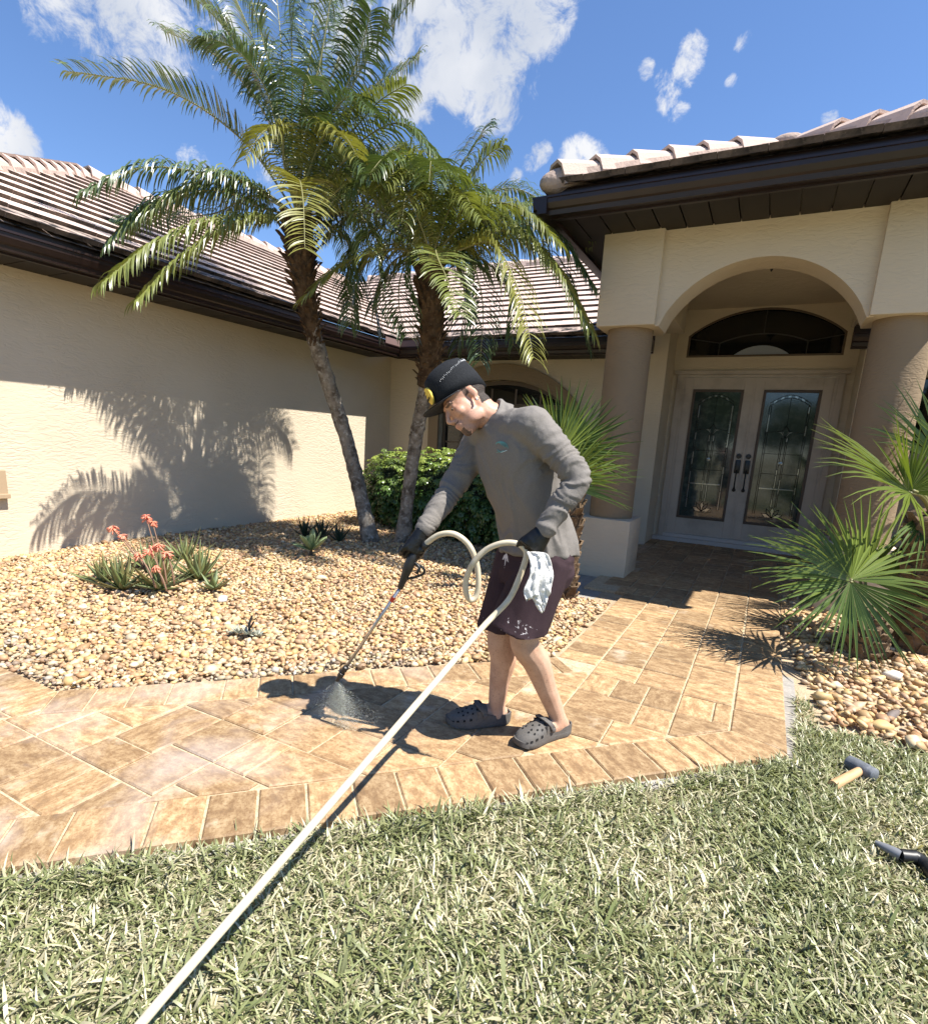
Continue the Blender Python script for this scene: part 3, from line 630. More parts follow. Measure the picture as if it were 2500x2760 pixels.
# door casing, doors
case = MB().box((-1.27, 8.565, 0), (-1.2, 8.66, 2.29)).box((.62, 8.565, 0), (.69, 8.66, 2.29)).box((-1.2, 8.567, 2.255), (.62, 8.66, 2.288)).box((-1.31, 8.54, 2.29), (.73, 8.6, 2.335)).box((-1.2, 8.585, 0.1), (-1.165, 8.66, 2.255)).box((.585, 8.585, .1), (.62, 8.66, 2.255))
case.build('door_casing', M_TRIM, house)
MB().bbox((-1.335, 8.50, -.02), (.775, 8.66, .055), .006).bbox((-1.2, 8.56, .055), (.62, 8.66, .105), .004).build('threshold', mat('threshold_paint', (.50, .46, .42), .6), house)
def door(x0, x1, hinge_left):
    y0, y1 = 8.595, 8.645; z0, z1 = .11, 2.25; gx0, gx1, gz0, gz1 = x0+.115, x1-.115, .34, 2.10
    d = MB().bbox((x0, y0, z0), (gx0, y1, z1), .004).bbox((gx1, y0, z0), (x1, y1, z1), .004).bbox((gx0, y0+.001, gz1), (gx1, y1, z1), .004).bbox((gx0, y0+.001, z0), (gx1, y1, gz0), .004)
    do = d.build('front_door', M_TRIM, house)
    t = .032
    MB().box((gx0, y0-.012, gz0), (gx0+t, y0+.02, gz1)).box((gx1-t, y0-.012, gz0), (gx1, y0+.02, gz1)).box((gx0+t, y0-.0125, gz0), (gx1-t, y0+.02, gz0+t)).box((gx0+t, y0-.0125, gz1-t), (gx1-t, y0+.02, gz1)).build('glass_frame', mat('glass_frame_brown', (.075, .048, .03), .5), do)
    a0, a1, b0, b1 = gx0+t, gx1-t, gz0+t, gz1-t; yy = y0+.004; cx = (a0+a1)/2
    MB().box((a0, yy+.004, b0), (a1, yy+.01, b1)).build('glass_pane', M_DGLASS, do)
    c = MB(); bv = MB()
    def line(p, q, w=.0045, tgt=c): tgt.tube([(p[0], yy+.002, p[1]), (q[0], yy+.002, q[1])], w, 6)
    def strip(x, z0_, z1_, w=.011):
        line((x-w, z0_), (x-w, z1_), .0035); line((x+w, z0_), (x+w, z1_), .0035)
        z = z0_; k = 0
        while z < z1_-.03:
            l = rnd.uniform(.08, .26); zz = min(z1_, z+l)
            if rnd.random() < .45: bv.bbox((x-w+.003, yy-.002, z+.004), (x+w-.003, yy+.004, zz-.004), .002)
            line((x-w, zz), (x+w, zz), .003); z = zz
    w_ = a1-a0; strip(a0+.075, b0+.12, b1-.17); strip(a1-.075, b0+.12, b1-.17)
    strip(cx-.028, b0+.22, b0+1.13, .009); strip(cx+.028, b0+.22, b0+1.13, .009)
    arch = [(a0+.062+(w_-.124)*i/12, b1-.17+.105*math.sin(math.pi*i/12)) for i in range(13)]
    for i in range(12): line(arch[i], arch[i+1], .004); line((arch[i][0], arch[i][1]+.035), (arch[i+1][0], arch[i+1][1]+.035), .004)
    bv2 = [(p[0], p[1]+.0175) for p in arch]
    for i in range(1, 11): bv.add([(bv2[i][0]+.003, yy, bv2[i][1]-.012), (bv2[i+1][0]-.003, yy, bv2[i+1][1]-.012), (bv2[i+1][0]-.003, yy, bv2[i+1][1]+.012), (bv2[i][0]+.003, yy, bv2[i][1]+.012)], [(0, 1, 2, 3)]) if i % 2 else None
    dz = b0+1.19
    dm = [(cx, dz+.085), (cx+.045, dz+.02), (cx, dz-.06), (cx-.045, dz+.02)]
    for i in range(4): line(dm[i], dm[(i+1) % 4], .005)
    for s in (-1, 1):
        bv.add([(cx+s*.008, yy-.001, dz-.05), (cx+s*.05, yy-.001, dz-.005), (cx+s*.085, yy-.001, dz+.012), (cx+s*.03, yy-.001, dz+.018)], [(0, 1, 2, 3)])
        line((cx+s*.045, dz+.02), (cx+s*(w_/2-.075), dz+.005), .003)
    line((cx, dz+.085), (cx, b1-.07), .003)
    for zc in (b0+.66, b0+.92): line((a0+.075, zc), (a1-.075, zc), .003)
    bv.ball((cx, yy, b0+.80), (.024, .006, .03)); bv.bbox((a0+.09, yy-.002, b0+.455), (a1-.09, yy+.004, b0+.472), .002)
    for i in range(5):    # leaf spray at the foot
        an = math.radians(-70+35*i); l = .13
        tip = (cx+math.sin(an)*l, b0+.08+math.cos(an)*l*1.1); pr = (math.cos(an)*.028, -math.sin(an)*.028); mid = (cx+math.sin(an)*l*.55, b0+.08+math.cos(an)*l*.6)
        pl = [(cx, b0+.08), (mid[0]+pr[0], mid[1]+pr[1]), tip, (mid[0]-pr[0], mid[1]-pr[1])]
        for k in range(4): line(pl[k], pl[(k+1) % 4], .004)
        bv.add([(p[0], yy+.001, p[1]) for p in pl], [(0, 1, 2, 3)]) if i % 2 == 0 else None
    for k in range(4): line((a0+.02+.11*k, b0+.06), (a0+.10+.11*k, b0+.07+.02*(k % 2)), .003)
    c.build('came', M_CAME, do, smooth=True, kind='stuff'); bv.build('bevelled_glass', M_BEVEL, do, kind='stuff')
    hx = x1-.055 if hinge_left else x0+.055
    h = MB(); M8 = lambda z: Matrix.Translation((hx, y0, z)) @ Matrix.Rotation(math.pi/2, 4, 'X')
    h.lathe([(.001, .022), (.033, .02), (.036, .008), (.036, 0)], 8, M8(1.24)); h.bbox((hx-.033, y0-.018, 1.01), (hx+.033, y0, 1.19), .012)
    h.tube(spline([(hx, y0-.018, 1.05), (hx, y0-.055, 1.03), (hx, y0-.06, .9), (hx, y0-.05, .82), (hx, y0-.012, .785)], 14), [.010]*4+[.009]*6+[.012]*4, 8); h.lathe([(.001, .02), (.024, .018), (.026, 0)], 8, M8(.785))
    h.build('handle', M_BLACK, do, auto=40)
door(-1.165, -.303, True); door(-.297, .585, False)
MB().box((-.312, 8.578, .11), (-.288, 8.60, 2.25)).build('astragal', M_TRIM, house)
# portico: columns on pedestals, capital blocks, arched beam, ceiling
for x0 in (-1.63, .52):
    x1 = x0+.535; yc = 5.87; cx = (x0+x1)/2
    MB().bbox((x0, 5.594, -.06), (x1, 6.15, .565), .012).build('pedestal', M_STUCCO, house, auto=40)
    MB().lathe([(.214, .56), (.214, 1.2), (.213, 1.8), (.211, 2.38)], 48, Matrix.Translation((cx+.005, yc, 0))).build('column', M_TAN, house, auto=60)
    MB().bbox((x0+.005, 5.594, 2.365), (x1+.005, 6.15, 3.18), .012).build('capital_block', M_STUCCO, house, auto=40)
    MB().box((x0+.08, 6.12, 2.72), (x1-.08, 8.0, 3.17)).build('side_beam', M_STUCCO, house)
ar = arc(-.277, 1.993, .876, -1.065+.01, .515-.01, 40)
MB().prism([(-1.10, 2.36), (-1.063, 2.36)]+ar[1:-1]+[(.515, 2.36), (.56, 2.36), (.56, 3.165), (-1.10, 3.165)], 1, 5.655, 6.02).build('arched_beam', M_STUCCO, house)
MB().box((-1.6, 5.7, 3.12), (1.05, 8.7, 3.16)).build('porch_ceiling', M_STUCCO, house)
pl = MB().lathe([(.055, 0), (.06, -.012), (.03, -.03), (.012, -.05), (.014, -.065), (.002, -.085)], 16, Matrix.Translation((-.25, 6.75, 3.12))); pl.build('ceiling_light', M_BLACK, house, smooth=True)
# small vent on the wing wall
MB().bbox((XW-.01, 2.30, .575), (XW+.05, 2.475, .80), .006).bbox((XW-.01, 2.29, .56), (XW+.065, 2.485, .6), .006).build('wall_vent', mat('vent_paint', (.36, .26, .16), .6), house)

# ---- eaves
def soffit_run(axis, a0, a1, o0, o1, z, w=.285):
    """panels laid across the overhang, axis: run direction"""
    n = max(1, int(round((a1-a0)/w))); w = (a1-a0)/n
    me = None
    lo, hi = ((-w/2+.006, o0, -.012), (w/2-.006, o1, .012)) if axis == 0 else ((o0, -w/2+.006, -.012), (o1, w/2-.006, .012))
    me = MB().box(lo, hi).mesh('soffit_panel', M_SOFFIT)
    for i in range(n):
        c = a0+(i+.5)*w; link('soffit_panel', me, house, Matrix.Translation((c, 0, z) if axis == 0 else (0, c, z)))
soffit_run(1, 1.34, 7.55, XW-.02, -5.25, SOF+.012, .32); soffit_run(0, -5.25, -1.6, 7.56, YB+.02, SOF+.012, .32)
soffit_run(0, -1.98, 1.42, 5.0, 5.66, 3.165, .215)
MB().box((-2.0, 5.66, 3.153), (-1.6, 8.2, 3.18)).build('soffit', M_SOFFIT, house); MB().box((1.05, 5.66, 3.153), (1.44, 8.2, 3.18)).build('soffit', M_SOFFIT, house)
for lo_, hi_ in (((XW, 1.36, SOF+.025), (-5.28, 7.56, SOF+.04)), ((-5.28, 7.6, SOF+.025), (-1.6, YB, SOF+.04)), ((-2.0, 5.0, 3.18), (1.44, 5.66, 3.19))): MB().box(lo_, hi_).build('soffit_backing', M_BROWN, house)
GP = [(0, 0), (.078, 0), (.084, .034), (.10, .046), (.118, .084), (.12, .115), (.132, .117), (.132, .133), (.0, .133)]
def gutter(P, Q, outv, parent=house):
    """P,Q: 3D points on the fascia at gutter bottom, outv horizontal outward unit"""
    P, Q = V(P), V(Q); o = V((*outv, 0)); b = MB()
    R = [[pt + o*a + Vector((0, 0, z)) for a, z in GP] for pt in (P, Q)]
    b.rings(R, True); return b.build('gutter', M_BROWN, parent)
GZ = 2.445
gutter((-5.28, 1.2, GZ), (-5.28, 7.63, GZ), (1, 0)); gutter((-5.28, 7.63, GZ+.001), (-1.46, 7.63, GZ+.001), (0, -1)); gutter((.6, 7.60, GZ), (1.3, 7.60, GZ), (0, -1)); gutter((1.23, 7.6, GZ), (1.23, 6.1, GZ), (-1, 0)); gutter((1.1, 6.23, GZ+.001), (9, 6.23, GZ+.001), (0, -1))
PZ = 3.135
gutter((-2.07, 5.03, PZ), (1.51, 5.03, PZ), (0, -1)); gutter((-1.94, 4.90, PZ+.001), (-1.94, 8.3, PZ+.001), (-1, 0)); gutter((1.38, 4.9, PZ+.001), (1.38, 7.4, PZ+.001), (1, 0))
MB().box((-5.31, 1.2, 2.43), (-5.28, 7.66, 2.655)).box((-5.28, 7.63, 2.43), (-1.46, 7.66, 2.655)).box((-1.94, 5.03, 3.12), (1.38, 5.06, 3.355)).box((-1.94, 5.06, 3.12), (-1.91, 8.3, 3.355)).box((1.35, 5.06, 3.12), (1.38, 7.6, 3.355)).box((1.23, 6.23, 2.43), (1.26, 7.63, 2.655)).box((.6, 7.6, 2.43), (1.26, 7.63, 2.655)).build('fascia', M_BROWN, house)
M_SPLASH = mat('splash_guard', (.19, .125, .115), .4)
MB().box((-5.158, 7.13, 2.57), (-5.153, 7.51, 2.665)).build('splash_guard', M_SPLASH, house)
MB().box((-5.155, 7.503, 2.57), (-4.80, 7.508, 2.665)).build('splash_guard', M_SPLASH, house)

# ---- roofs
def zl(h): return 2.648+.5*h
roof = link('roof', MB().add([(-5.24, 1.45, zl(0)), (-5.24, 7.59, zl(0)), (-9.2, 11.55, zl(3.96)), (-9.2, 5.41, zl(3.96)), (-13.2, 1.45, zl(0)), (-1.9, 7.59, zl(0)), (-9.74, 12.09, zl(4.5)), (-1.9, 12.09, zl(4.5)),
                              (-2.02, 4.99, 3.345), (1.46, 4.99, 3.345), (-.28, 6.73, 4.04), (-.28, 12.19, 4.04), (-2.02, 12.19, 3.345), (1.46, 12.19, 3.345),
                              (1.19, 6.12, 2.65), (9.2, 6.12, 2.65), (9.2, 10.0, 4.5), (5.0, 10.0, 4.5), (1.2, 13.7, 2.65), (9.2, 13.7, 2.65), (-13.8, 11.9, 2.65), (.6, 7.6, 2.65), (1.3, 7.6, 2.65), (1.3, 9, 3.3), (.9, 9, 3.3)],
                             [(0, 1, 2, 3), (0, 3, 4), (1, 5, 7, 6), (8, 9, 10), (8, 10, 11, 12), (9, 13, 11, 10), (14, 15, 16, 17), (14, 17, 18), (16, 15, 19), (4, 3, 2, 20), (21, 22, 23, 24)]).mesh('roof', M_TILE_EAVE, V((-2, 8, 0))), house)
tiles = []      # (dist, M, poly-or-None, eave)
EXPO, TW, TL = .335, .335, .42
def tile_plane(O, e, s, pitch, poly, hmax, joints=True):
    """O eave origin, e unit along the eave, s unit horizontal upslope, poly convex in (a, h) with h horizontal"""
    k = math.sqrt(1+pitch*pitch); e = V((*e, 0)); up = (V((*s, 0))+Vector((0, 0, pitch))).normalized(); n = e.cross(up)
    if n.z < 0: n = -n
    if e.cross(up).z < 0: e2 = e
    P2 = [(a, h*k) for a, h in poly]
    if sum(P2[i][0]*P2[(i+1) % len(P2)][1]-P2[(i+1) % len(P2)][0]*P2[i][1] for i in range(len(P2))) < 0: P2 = P2[::-1]
    amin = min(p[0] for p in P2); amax = max(p[0] for p in P2); bmax = max(p[1] for p in P2)
    R = Matrix((e, up, n)).transposed().to_4x4()
    r = 0; b = 0.0
    while b < bmax-.05:
        a = amin-(r % 2)*TW*.5
        while a < amax:
            q = [(a+.002, b), (a+TW-.002, b), (a+TW-.002, b+TL), (a+.002, b+TL)]; full = area(q)
            for i in range(len(P2)):
                x0, y0 = P2[i]; x1, y1 = P2[(i+1) % len(P2)]; A, B = y1-y0, -(x1-x0); q = clip(q, A, B, A*x0+B*y0) if q else q
            if q and area(q) > .008:
                loc = V(O)+e*a+up*b
                if area(q) > full*.995: tiles.append(((loc-V(CAM)).length, Matrix.Translation(loc) @ R, None, r == 0))
                else: tiles.append(((loc-V(CAM)).length, Matrix.Translation(loc) @ R, [(x-a, y-b) for x, y in q], r == 0))
            a += TW
        b += EXPO; r += 1
def tile_v(poly):
    """solid tile: lower edge raised over the course below"""
    n = len(poly); lift = lambda y: .040*(1-y/TL)
    top = [(x, y, lift(y)+.012+(0 if True else 0)) for x, y in poly]; bot = [(x, y+(.014 if y < .01 else 0), lift(y)-.030) for x, y in poly]
    return bot+top, [tuple(range(n-1, -1, -1)), tuple(range(n, 2*n))]+[(i, (i+1) % n, n+(i+1) % n, n+i) for i in range(n)]
M_TILE_BUTT = mat('roof_butt_mildew_shade', (.15, .115, .095), .95, noise=[(8, (.05, .042, .037), .42, .65), (40, (.22, .17, .14), .55, .8)], spec=.1)  # mildew on the butt faces, with the riser shade deepened in the colour
FULL = [(.002, 0), (TW-.002, 0), (TW-.002, TL), (.002, TL)]
tile_plane((-5.22, 0, 2.662), (0, 1), (-1, 0), .5, [(1.45, 0), (7.57, 0), (7.57+3.98, 3.98), (1.45+3.98, 3.98)], 4.3)
tile_plane((0, 7.57, 2.662), (1, 0), (0, 1), .5, [(-5.22, 0), (-1.90, 0), (-1.90, 4.5), (-5.22-4.5, 4.5)], 4.6)
tile_plane((0, 4.97, 3.358), (1, 0), (0, 1), .40, [(-2.0, 0), (1.44, 0), (-.28, 1.72)], 1.72)
nvis = len(tiles)
tile_plane((-2.0, 0, 3.358), (0, 1), (1, 0), .40, [(4.97, 0), (9.0, 0), (9.0, 1.72), (6.69, 1.72)], 1.72)
tile_plane((1.44, 0, 3.358), (0, 1), (-1, 0), .40, [(4.97, 0), (9.0, 0), (9.0, 1.72), (6.69, 1.72)], 1.72)
order = sorted(range(len(tiles)), key=lambda i: (i >= nvis, tiles[i][0]))
def tmesh(poly, m):
    v, f = tile_v(poly); me = bpy.data.meshes.new('roof_tile'); me.from_pydata(v, [], f); me.materials.append(m)
    bm = bmesh.new(); bm.from_mesh(me); bmesh.ops.recalc_face_normals(bm, faces=bm.faces); bm.to_mesh(me); bm.free()
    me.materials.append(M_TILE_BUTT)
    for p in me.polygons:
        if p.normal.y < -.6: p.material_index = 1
    return me
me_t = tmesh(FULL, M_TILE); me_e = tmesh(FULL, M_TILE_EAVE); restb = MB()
for cnt, i in enumerate(order):
    d, M, poly, eave = tiles[i]; jitter = Matrix.Translation(M.to_3x3() @ Vector((0, rnd.uniform(-.004, .004), rnd.uniform(-.002, .003))))
    if cnt < 300:
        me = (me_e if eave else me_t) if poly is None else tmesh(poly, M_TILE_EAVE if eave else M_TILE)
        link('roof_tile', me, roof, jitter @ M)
    else:
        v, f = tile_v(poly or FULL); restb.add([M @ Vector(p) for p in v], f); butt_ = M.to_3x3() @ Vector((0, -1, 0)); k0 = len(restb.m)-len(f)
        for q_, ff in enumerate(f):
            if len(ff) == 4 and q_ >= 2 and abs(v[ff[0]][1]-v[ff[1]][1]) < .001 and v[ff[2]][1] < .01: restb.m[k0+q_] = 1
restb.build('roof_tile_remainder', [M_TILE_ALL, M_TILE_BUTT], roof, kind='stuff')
def cap_mesh():
    prof = [(-.135, -.075), (-.115, .01), (-.06, .055), (.06, .055), (.115, .01), (.135, -.075)]; b = MB(); R = []
    for y, s, dz in ((0, 1.08, .045), (.42, .92, .0)): R.append([Vector((x*s, y, z*s+dz)) for x, z in prof]+[Vector((x*s*.86, y, z*s+dz-.022)) for x, z in prof[::-1]])
    return b.rings(R, True).mesh('ridge_cap', M_CAP)
me_cap = cap_mesh()
def caps(P, Q, step=.36):
    P, Q = V(P), V(Q); d = Q-P; n = int(d.length/step); d.normalize(); side = d.cross(Vector((0, 0, 1))).normalized(); up = side.cross(d)
    for i in range(n):
        p = P+d*(i*step); M = Matrix.Translation(p) @ Matrix((side, d, up)).transposed().to_4x4() @ Matrix.Rotation(rnd.uniform(-.02, .02), 4, 'Y')
        link('ridge_cap', me_cap, roof, M)
    b = MB(); R = []
    for i in range(n+1):
        p = P+d*min(i*step, (Q-P).length); w = .15+rnd.uniform(-.015, .015)
        R.append([p+side*w-up*.10, p+side*(w-.02)-up*.0, p+up*.02, p-side*(w-.02)-up*.0, p-side*w-up*.10])
    b.rings(R, True); b.build('ridge_mortar', M_MORTAR, roof)
caps((-5.27, 1.44, 2.73), (-9.2, 5.37, 4.68)); caps((-9.2, 5.42, 4.68), (-9.2, 11.4, 4.68)); caps((-9.2, 12.05, 4.94), (-1.6, 12.05, 4.94))
caps((-1.93, 5.04, 3.46), (-.28, 6.69, 4.12)); caps((1.37, 5.04, 3.46), (-.28, 6.69, 4.12)); caps((-.28, 6.75, 4.12), (-.28, 10.5, 4.12))
MB().ball((-1.87, 5.10, 3.435), (.125, .23, .105), Matrix.Rotation(math.radians(-45), 4, 'Z') @ Matrix.Rotation(math.radians(14), 4, 'X'), 3).build('hip_end', M_MORTAR, roof, smooth=True)
MB().ball((-.28, 6.66, 4.10), (.17, .15, .085), None, 3).build('hip_apex', M_MORTAR, roof, smooth=True)
# ------------------------------------------------------------------ lawn
rs = np.random.default_rng(11)
def lawn_mask(x, y):
    edge_r = np.where(x < .5, 3.05+.20*np.clip(.5-x, 0, .3), 3.06+.10*(x-.5)+.05*np.sin(x*5))
    a = (y < x+NEAR_C-.028) & (x < .31)
    b = (x >= .31) & (y < edge_r)
    c = (x > .315) & (x < .40) & (y > 3.0) & (y < 3.42)
    return a | b | c
def patches(x, y, s, seed=0):
    return np.array([mnoise.noise(Vector((a*s+seed, b*s-seed, seed*1.7))) for a, b in zip(x, y)])
def grass(n, x0, x1, y0, y1, hl=(.035, .085), wd=(.0028, .0060), keepf=None, thatch=False):
    x = rs.uniform(x0, x1, n); y = rs.uniform(y0, y1, n); m = lawn_mask(x, y)
    if keepf is not None: m &= keepf(x, y)
    x, y = x[m], y[m]; n = len(x)
    pt = patches(x, y, 2.3, 3.0); pt2 = patches(x, y, 7.0, 9.0)
    bare = (pt+.5*pt2 > .52) & (rs.uniform(0, 1, n) < .55); x, y, pt, pt2 = x[~bare], y[~bare], pt[~bare], pt2[~bare]; n = len(x)
    edge = np.clip((x+NEAR_C-.05-y)/.12, 0, 1)
    h = rs.uniform(*hl, n)*(1-.25*pt)*np.where(x < .31, 1.15-.15*edge, 1); w = rs.uniform(*wd, n)
    az = rs.uniform(0, 2*np.pi, n); lean = rs.beta(2.2, 1.2, n)*1.3+.15
    if thatch: lean = rs.uniform(1.2, 1.65, n)
    dx, dy = np.cos(az), np.sin(az); sx, sy = -dy, dx
    tw = rs.uniform(-.9, .9, n); segs = 4; V_ = []; base = -.045+rs.uniform(-.004, .01, n)
    for k in range(segs+1):
        t = k/segs; ang = lean*(.35+.9*t); 
        r = h*(np.sin(lean*.4)*t*.9+np.sin(lean)*t*t*.75); z = h*t*np.cos(lean*.35*(1+t))
        ww = w*(1-.15*t if k < segs else .0)*(.75 if k == 0 else 1)
        ct, st = np.cos(tw*t), np.sin(tw*t)
        px = x+dx*r; py = y+dy*r; pz = base+z
        ox, oy, oz = sx*ct*ww, sy*ct*ww, st*ww*.7
        V_.append(np.stack([px-ox, py-oy, pz-oz], 1)); V_.append(np.stack([px+ox, py+oy, pz+oz], 1))
    V_ = np.stack(V_, 1); nv = V_.shape[1]
    q = np.array([[2*k, 2*k+1, 2*k+3, 2*k+2] for k in range(segs)])
    Fq = (q[None]+(np.arange(n)*nv)[:, None, None]).reshape(-1, 4)
    dry = np.clip(.34+.9*pt+.5*pt2+rs.normal(0, .28, n), 0, 1)
    g1 = np.array((.135, .16, .058)); g2 = np.array((.285, .295, .14)); st_ = np.array((.56, .51, .33))
    mixg = rs.uniform(0, 1, n)[:, None]; c = g1*(1-mixg)+g2*mixg
    isdry = (rs.uniform(0, 1, n) < (np.full(n, .7) if thatch else dry*.75))[:, None]; c = np.where(isdry, st_*rs.uniform(.6, 1.15, (n, 1)), c*rs.uniform(.7, 1.3, (n, 1)))
    C_ = np.repeat(c, nv, 0)
    return V_.reshape(-1, 3), Fq, C_
M_GRASS = mat('grass_blade', tint=True, rough=.42, spec=.5, trans=.22)
def infr(x, y): return (x*.889+y*.459 < 1.15*(y*.889-x*.459)+.8)
A = grass(62000, -2.2, .45, -.1, 3.0, (.02, .052), (.0016, .0036)); B = grass(50000, .2, 2.0, .7, 3.4, (.022, .056), (.0016, .0038)); Cc = grass(9000, -3.5, 4.0, -2.5, 3.5)
TH = grass(60000, -2.2, 2.0, -.1, 3.3, (.015, .04), (.0014, .0028), None, True)
D_ = grass(5000, -2.2, .45, -.1, 3.0, (.045, .085), (.0018, .0034)); E_ = grass(60000, -2.2, .45, -.1, 3.0, (.035, .07), (.0018, .0036), lambda x, y: (x+NEAR_C-y < .13) | (x > .30)); 
P_, F_, C_ = join([A, B, Cc, D_, E_, TH])
o = link('lawn_grass', np_mesh('lawn_grass', P_, F_, M_GRASS, True, C_)); tag(o, 'coarse patchy green and straw coloured lawn in front of the walkway', 'lawn', kind='stuff')

# ------------------------------------------------------------------ foliage helpers
M_PALM = [mat('palm_leaf_a', rough=.30, spec=.8, trans=.22, obj_rand=[(.080, .118, .036), (.10, .138, .040), (.068, .11, .046), (.115, .15, .042)]),
          mat('palm_leaf_b', rough=.32, spec=.8, trans=.3, obj_rand=[(.17, .20, .05), (.20, .22, .055), (.145, .185, .05)]),
          mat('palm_leaf_c', rough=.4, spec=.5, trans=.28, obj_rand=[(.25, .235, .055), (.21, .215, .05)])]
M_RACHIS = mat('palm_rachis', (.20, .19, .07), .5)
M_TRUNK = mat('palm_trunk', (.27, .235, .19), .9, noise=[(9, (.10, .08, .06), .42, .62), (26, (.38, .36, .32), .52, .68)], bump=[(45, .9)], bump_dist=.012, spec=.15)
M_BOOT = mat('palm_boot', (.10, .065, .038), .9, noise=[(9, (.045, .028, .017), .4, .6), (30, (.20, .14, .085), .55, .8)], bump=(60, .6), spec=.15)
def frond_mesh(path, nl, llen, lw, droop, vee, mi, seed, start=.16, up_hint=(0, 0, 1), flat=0.0):
    """pinnate leaf along path (world points): rachis and two rows of leaflets, world coordinates"""
    r = random.Random(seed); n = 30; P = spline(path, n); T = np.gradient(P, axis=0); T /= np.linalg.norm(T, axis=1, keepdims=True)
    b = MB(); b.mi = 1
    b.tube(P, list(np.linspace(.011, .0025, n)), 5, True); b.mi = 0
    tot = np.linalg.norm(np.diff(P, axis=0), axis=1).sum(); g = np.array((0, 0, -1.0))
    for k in range(nl):
        s = start+(1-start)*(k+.5)/nl; x = s*(n-1); i = min(int(x), n-2); f = x-i; p = P[i]*(1-f)+P[i+1]*f; t = T[i]*(1-f)+T[i+1]*f
        side = np.cross(t, np.array(up_hint)); ln = np.linalg.norm(side); side = side/ln if ln > 1e-4 else np.array((1., 0, 0)); up = np.cross(side, t)
        prof = min(1, .45+2.2*(s-start))*(1-.5*max(0, (s-.55)/.45)**1.6)
        for sg in (-1, 1):
            l = llen*prof*r.uniform(.85, 1.1); fwd = .28+.62*s+r.uniform(-.1, .1); lift = vee+r.uniform(-.15, .15)
            d = side*sg*math.cos(lift)+t*fwd*.8+up*math.sin(lift); d /= np.linalg.norm(d)
            q0 = p; pts = [q0]; cd = d.copy(); m = 4; dr = droop*r.uniform(.7, 1.3)
            for j in range(m):
                cd = cd+g*dr*(j+.6)/m; cd /= np.linalg.norm(cd); pts.append(pts[-1]+cd*l/m)
            wv = t - cd*(t@cd); wv /= max(1e-6, np.linalg.norm(wv)); w2 = np.cross(cd, wv); rot = r.uniform(-.5, .5); wv = wv*math.cos(rot)+w2*math.sin(rot)
            ws = (.55, 1.0, .95, .65, .06); vs_ = []
            for j in range(m+1): vs_ += [pts[j]-wv*lw*ws[j], pts[j]+wv*lw*ws[j]]
            b.add(vs_, [(2*j, 2*j+1, 2*j+3, 2*j+2) for j in range(m)])
    return b, mi
def add_frond(tree, path, length_scale=1.0, mi=0, seed=0, nl=None, llen=.36, lw=.0076, droop=.8, vee=.35, **k):
    P = spline(path, 12); tot = np.linalg.norm(np.diff(P, axis=0), axis=1).sum()
    b, _ = frond_mesh(path, nl or int(32+tot*29), llen*length_scale, lw, droop, vee, mi, seed, **k)
    return b.build('frond', [M_PALM[mi], M_RACHIS], tree, smooth=True, fix=False)
def knobby_trunk(path, r0, r1, seed, knob=.012, seg=20, n=80):
    P = spline(path, n); r = random.Random(seed); b = MB(); R = []
    for i in range(n):
        t = i/(n-1); rad = r0+(r1-r0)*t; a0 = r.random()*6
        flare = .35*max(0, 1-t*9)
        R.append([V(P[i])+Vector((math.cos(a), math.sin(a), 0))*(rad*(1+flare)+knob*max(0, mnoise.noise(Vector((math.cos(a)*3.2, math.sin(a)*3.2, i*.62+seed))))*2.2+knob*.5*((i+j) % 2)) for j, a in enumerate([k*2*math.pi/seg for k in range(seg)])])
    b.rings(R, True); return b, P
def boots(tree, P, a, b_, r0, r1, seed, n=120):
    """pineapple of old leaf bases on the upper trunk, between path parameters a and b"""
    r = random.Random(seed); Pn = spline(P, 200); m = MB()
    core = [V(Pn[int(a*199+(b_-a)*199*i/11)]) for i in range(12)]
    m.tube(core, [r0+(r1-r0)*i/11*.8 for i in range(12)], 12)
    for k in range(n):
        t = k/n; p = V(Pn[int((a+(b_-a)*t)*199)]); an = k*2.399; rad = (r0+(r1-r0)*t)
        o = Vector((math.cos(an), math.sin(an), 0)); s = Vector((-o.y, o.x, 0)); l = r.uniform(.05, .11)*(.8+.6*t); tilt = r.uniform(.5, 1.1)
        base = p+o*rad*.82; tip = base+o*l*math.sin(tilt)+Vector((0, 0, l*math.cos(tilt)*1.2)); w = r.uniform(.018, .034); th = .012
        up = Vector((0, 0, 1))
        m.add([base-s*w-up*th, base+s*w-up*th, base+s*w+up*th, base-s*w+up*th, tip-s*w*.7-o*th, tip+s*w*.7-o*th, tip+s*w*.55+o*th*.6, tip-s*w*.55+o*th*.6],
              [(0, 1, 5, 4), (1, 2, 6, 5), (2, 3, 7, 6), (3, 0, 4, 7), (4, 5, 6, 7)])
    return m

def dd(pts, t):
    """image points (1826 px wide frame) with depth t or list of depths -> world"""
    return [at(u*KD, v*KD, (t[i] if hasattr(t, '__len__') else t)) for i, (u, v) in enumerate(pts)]

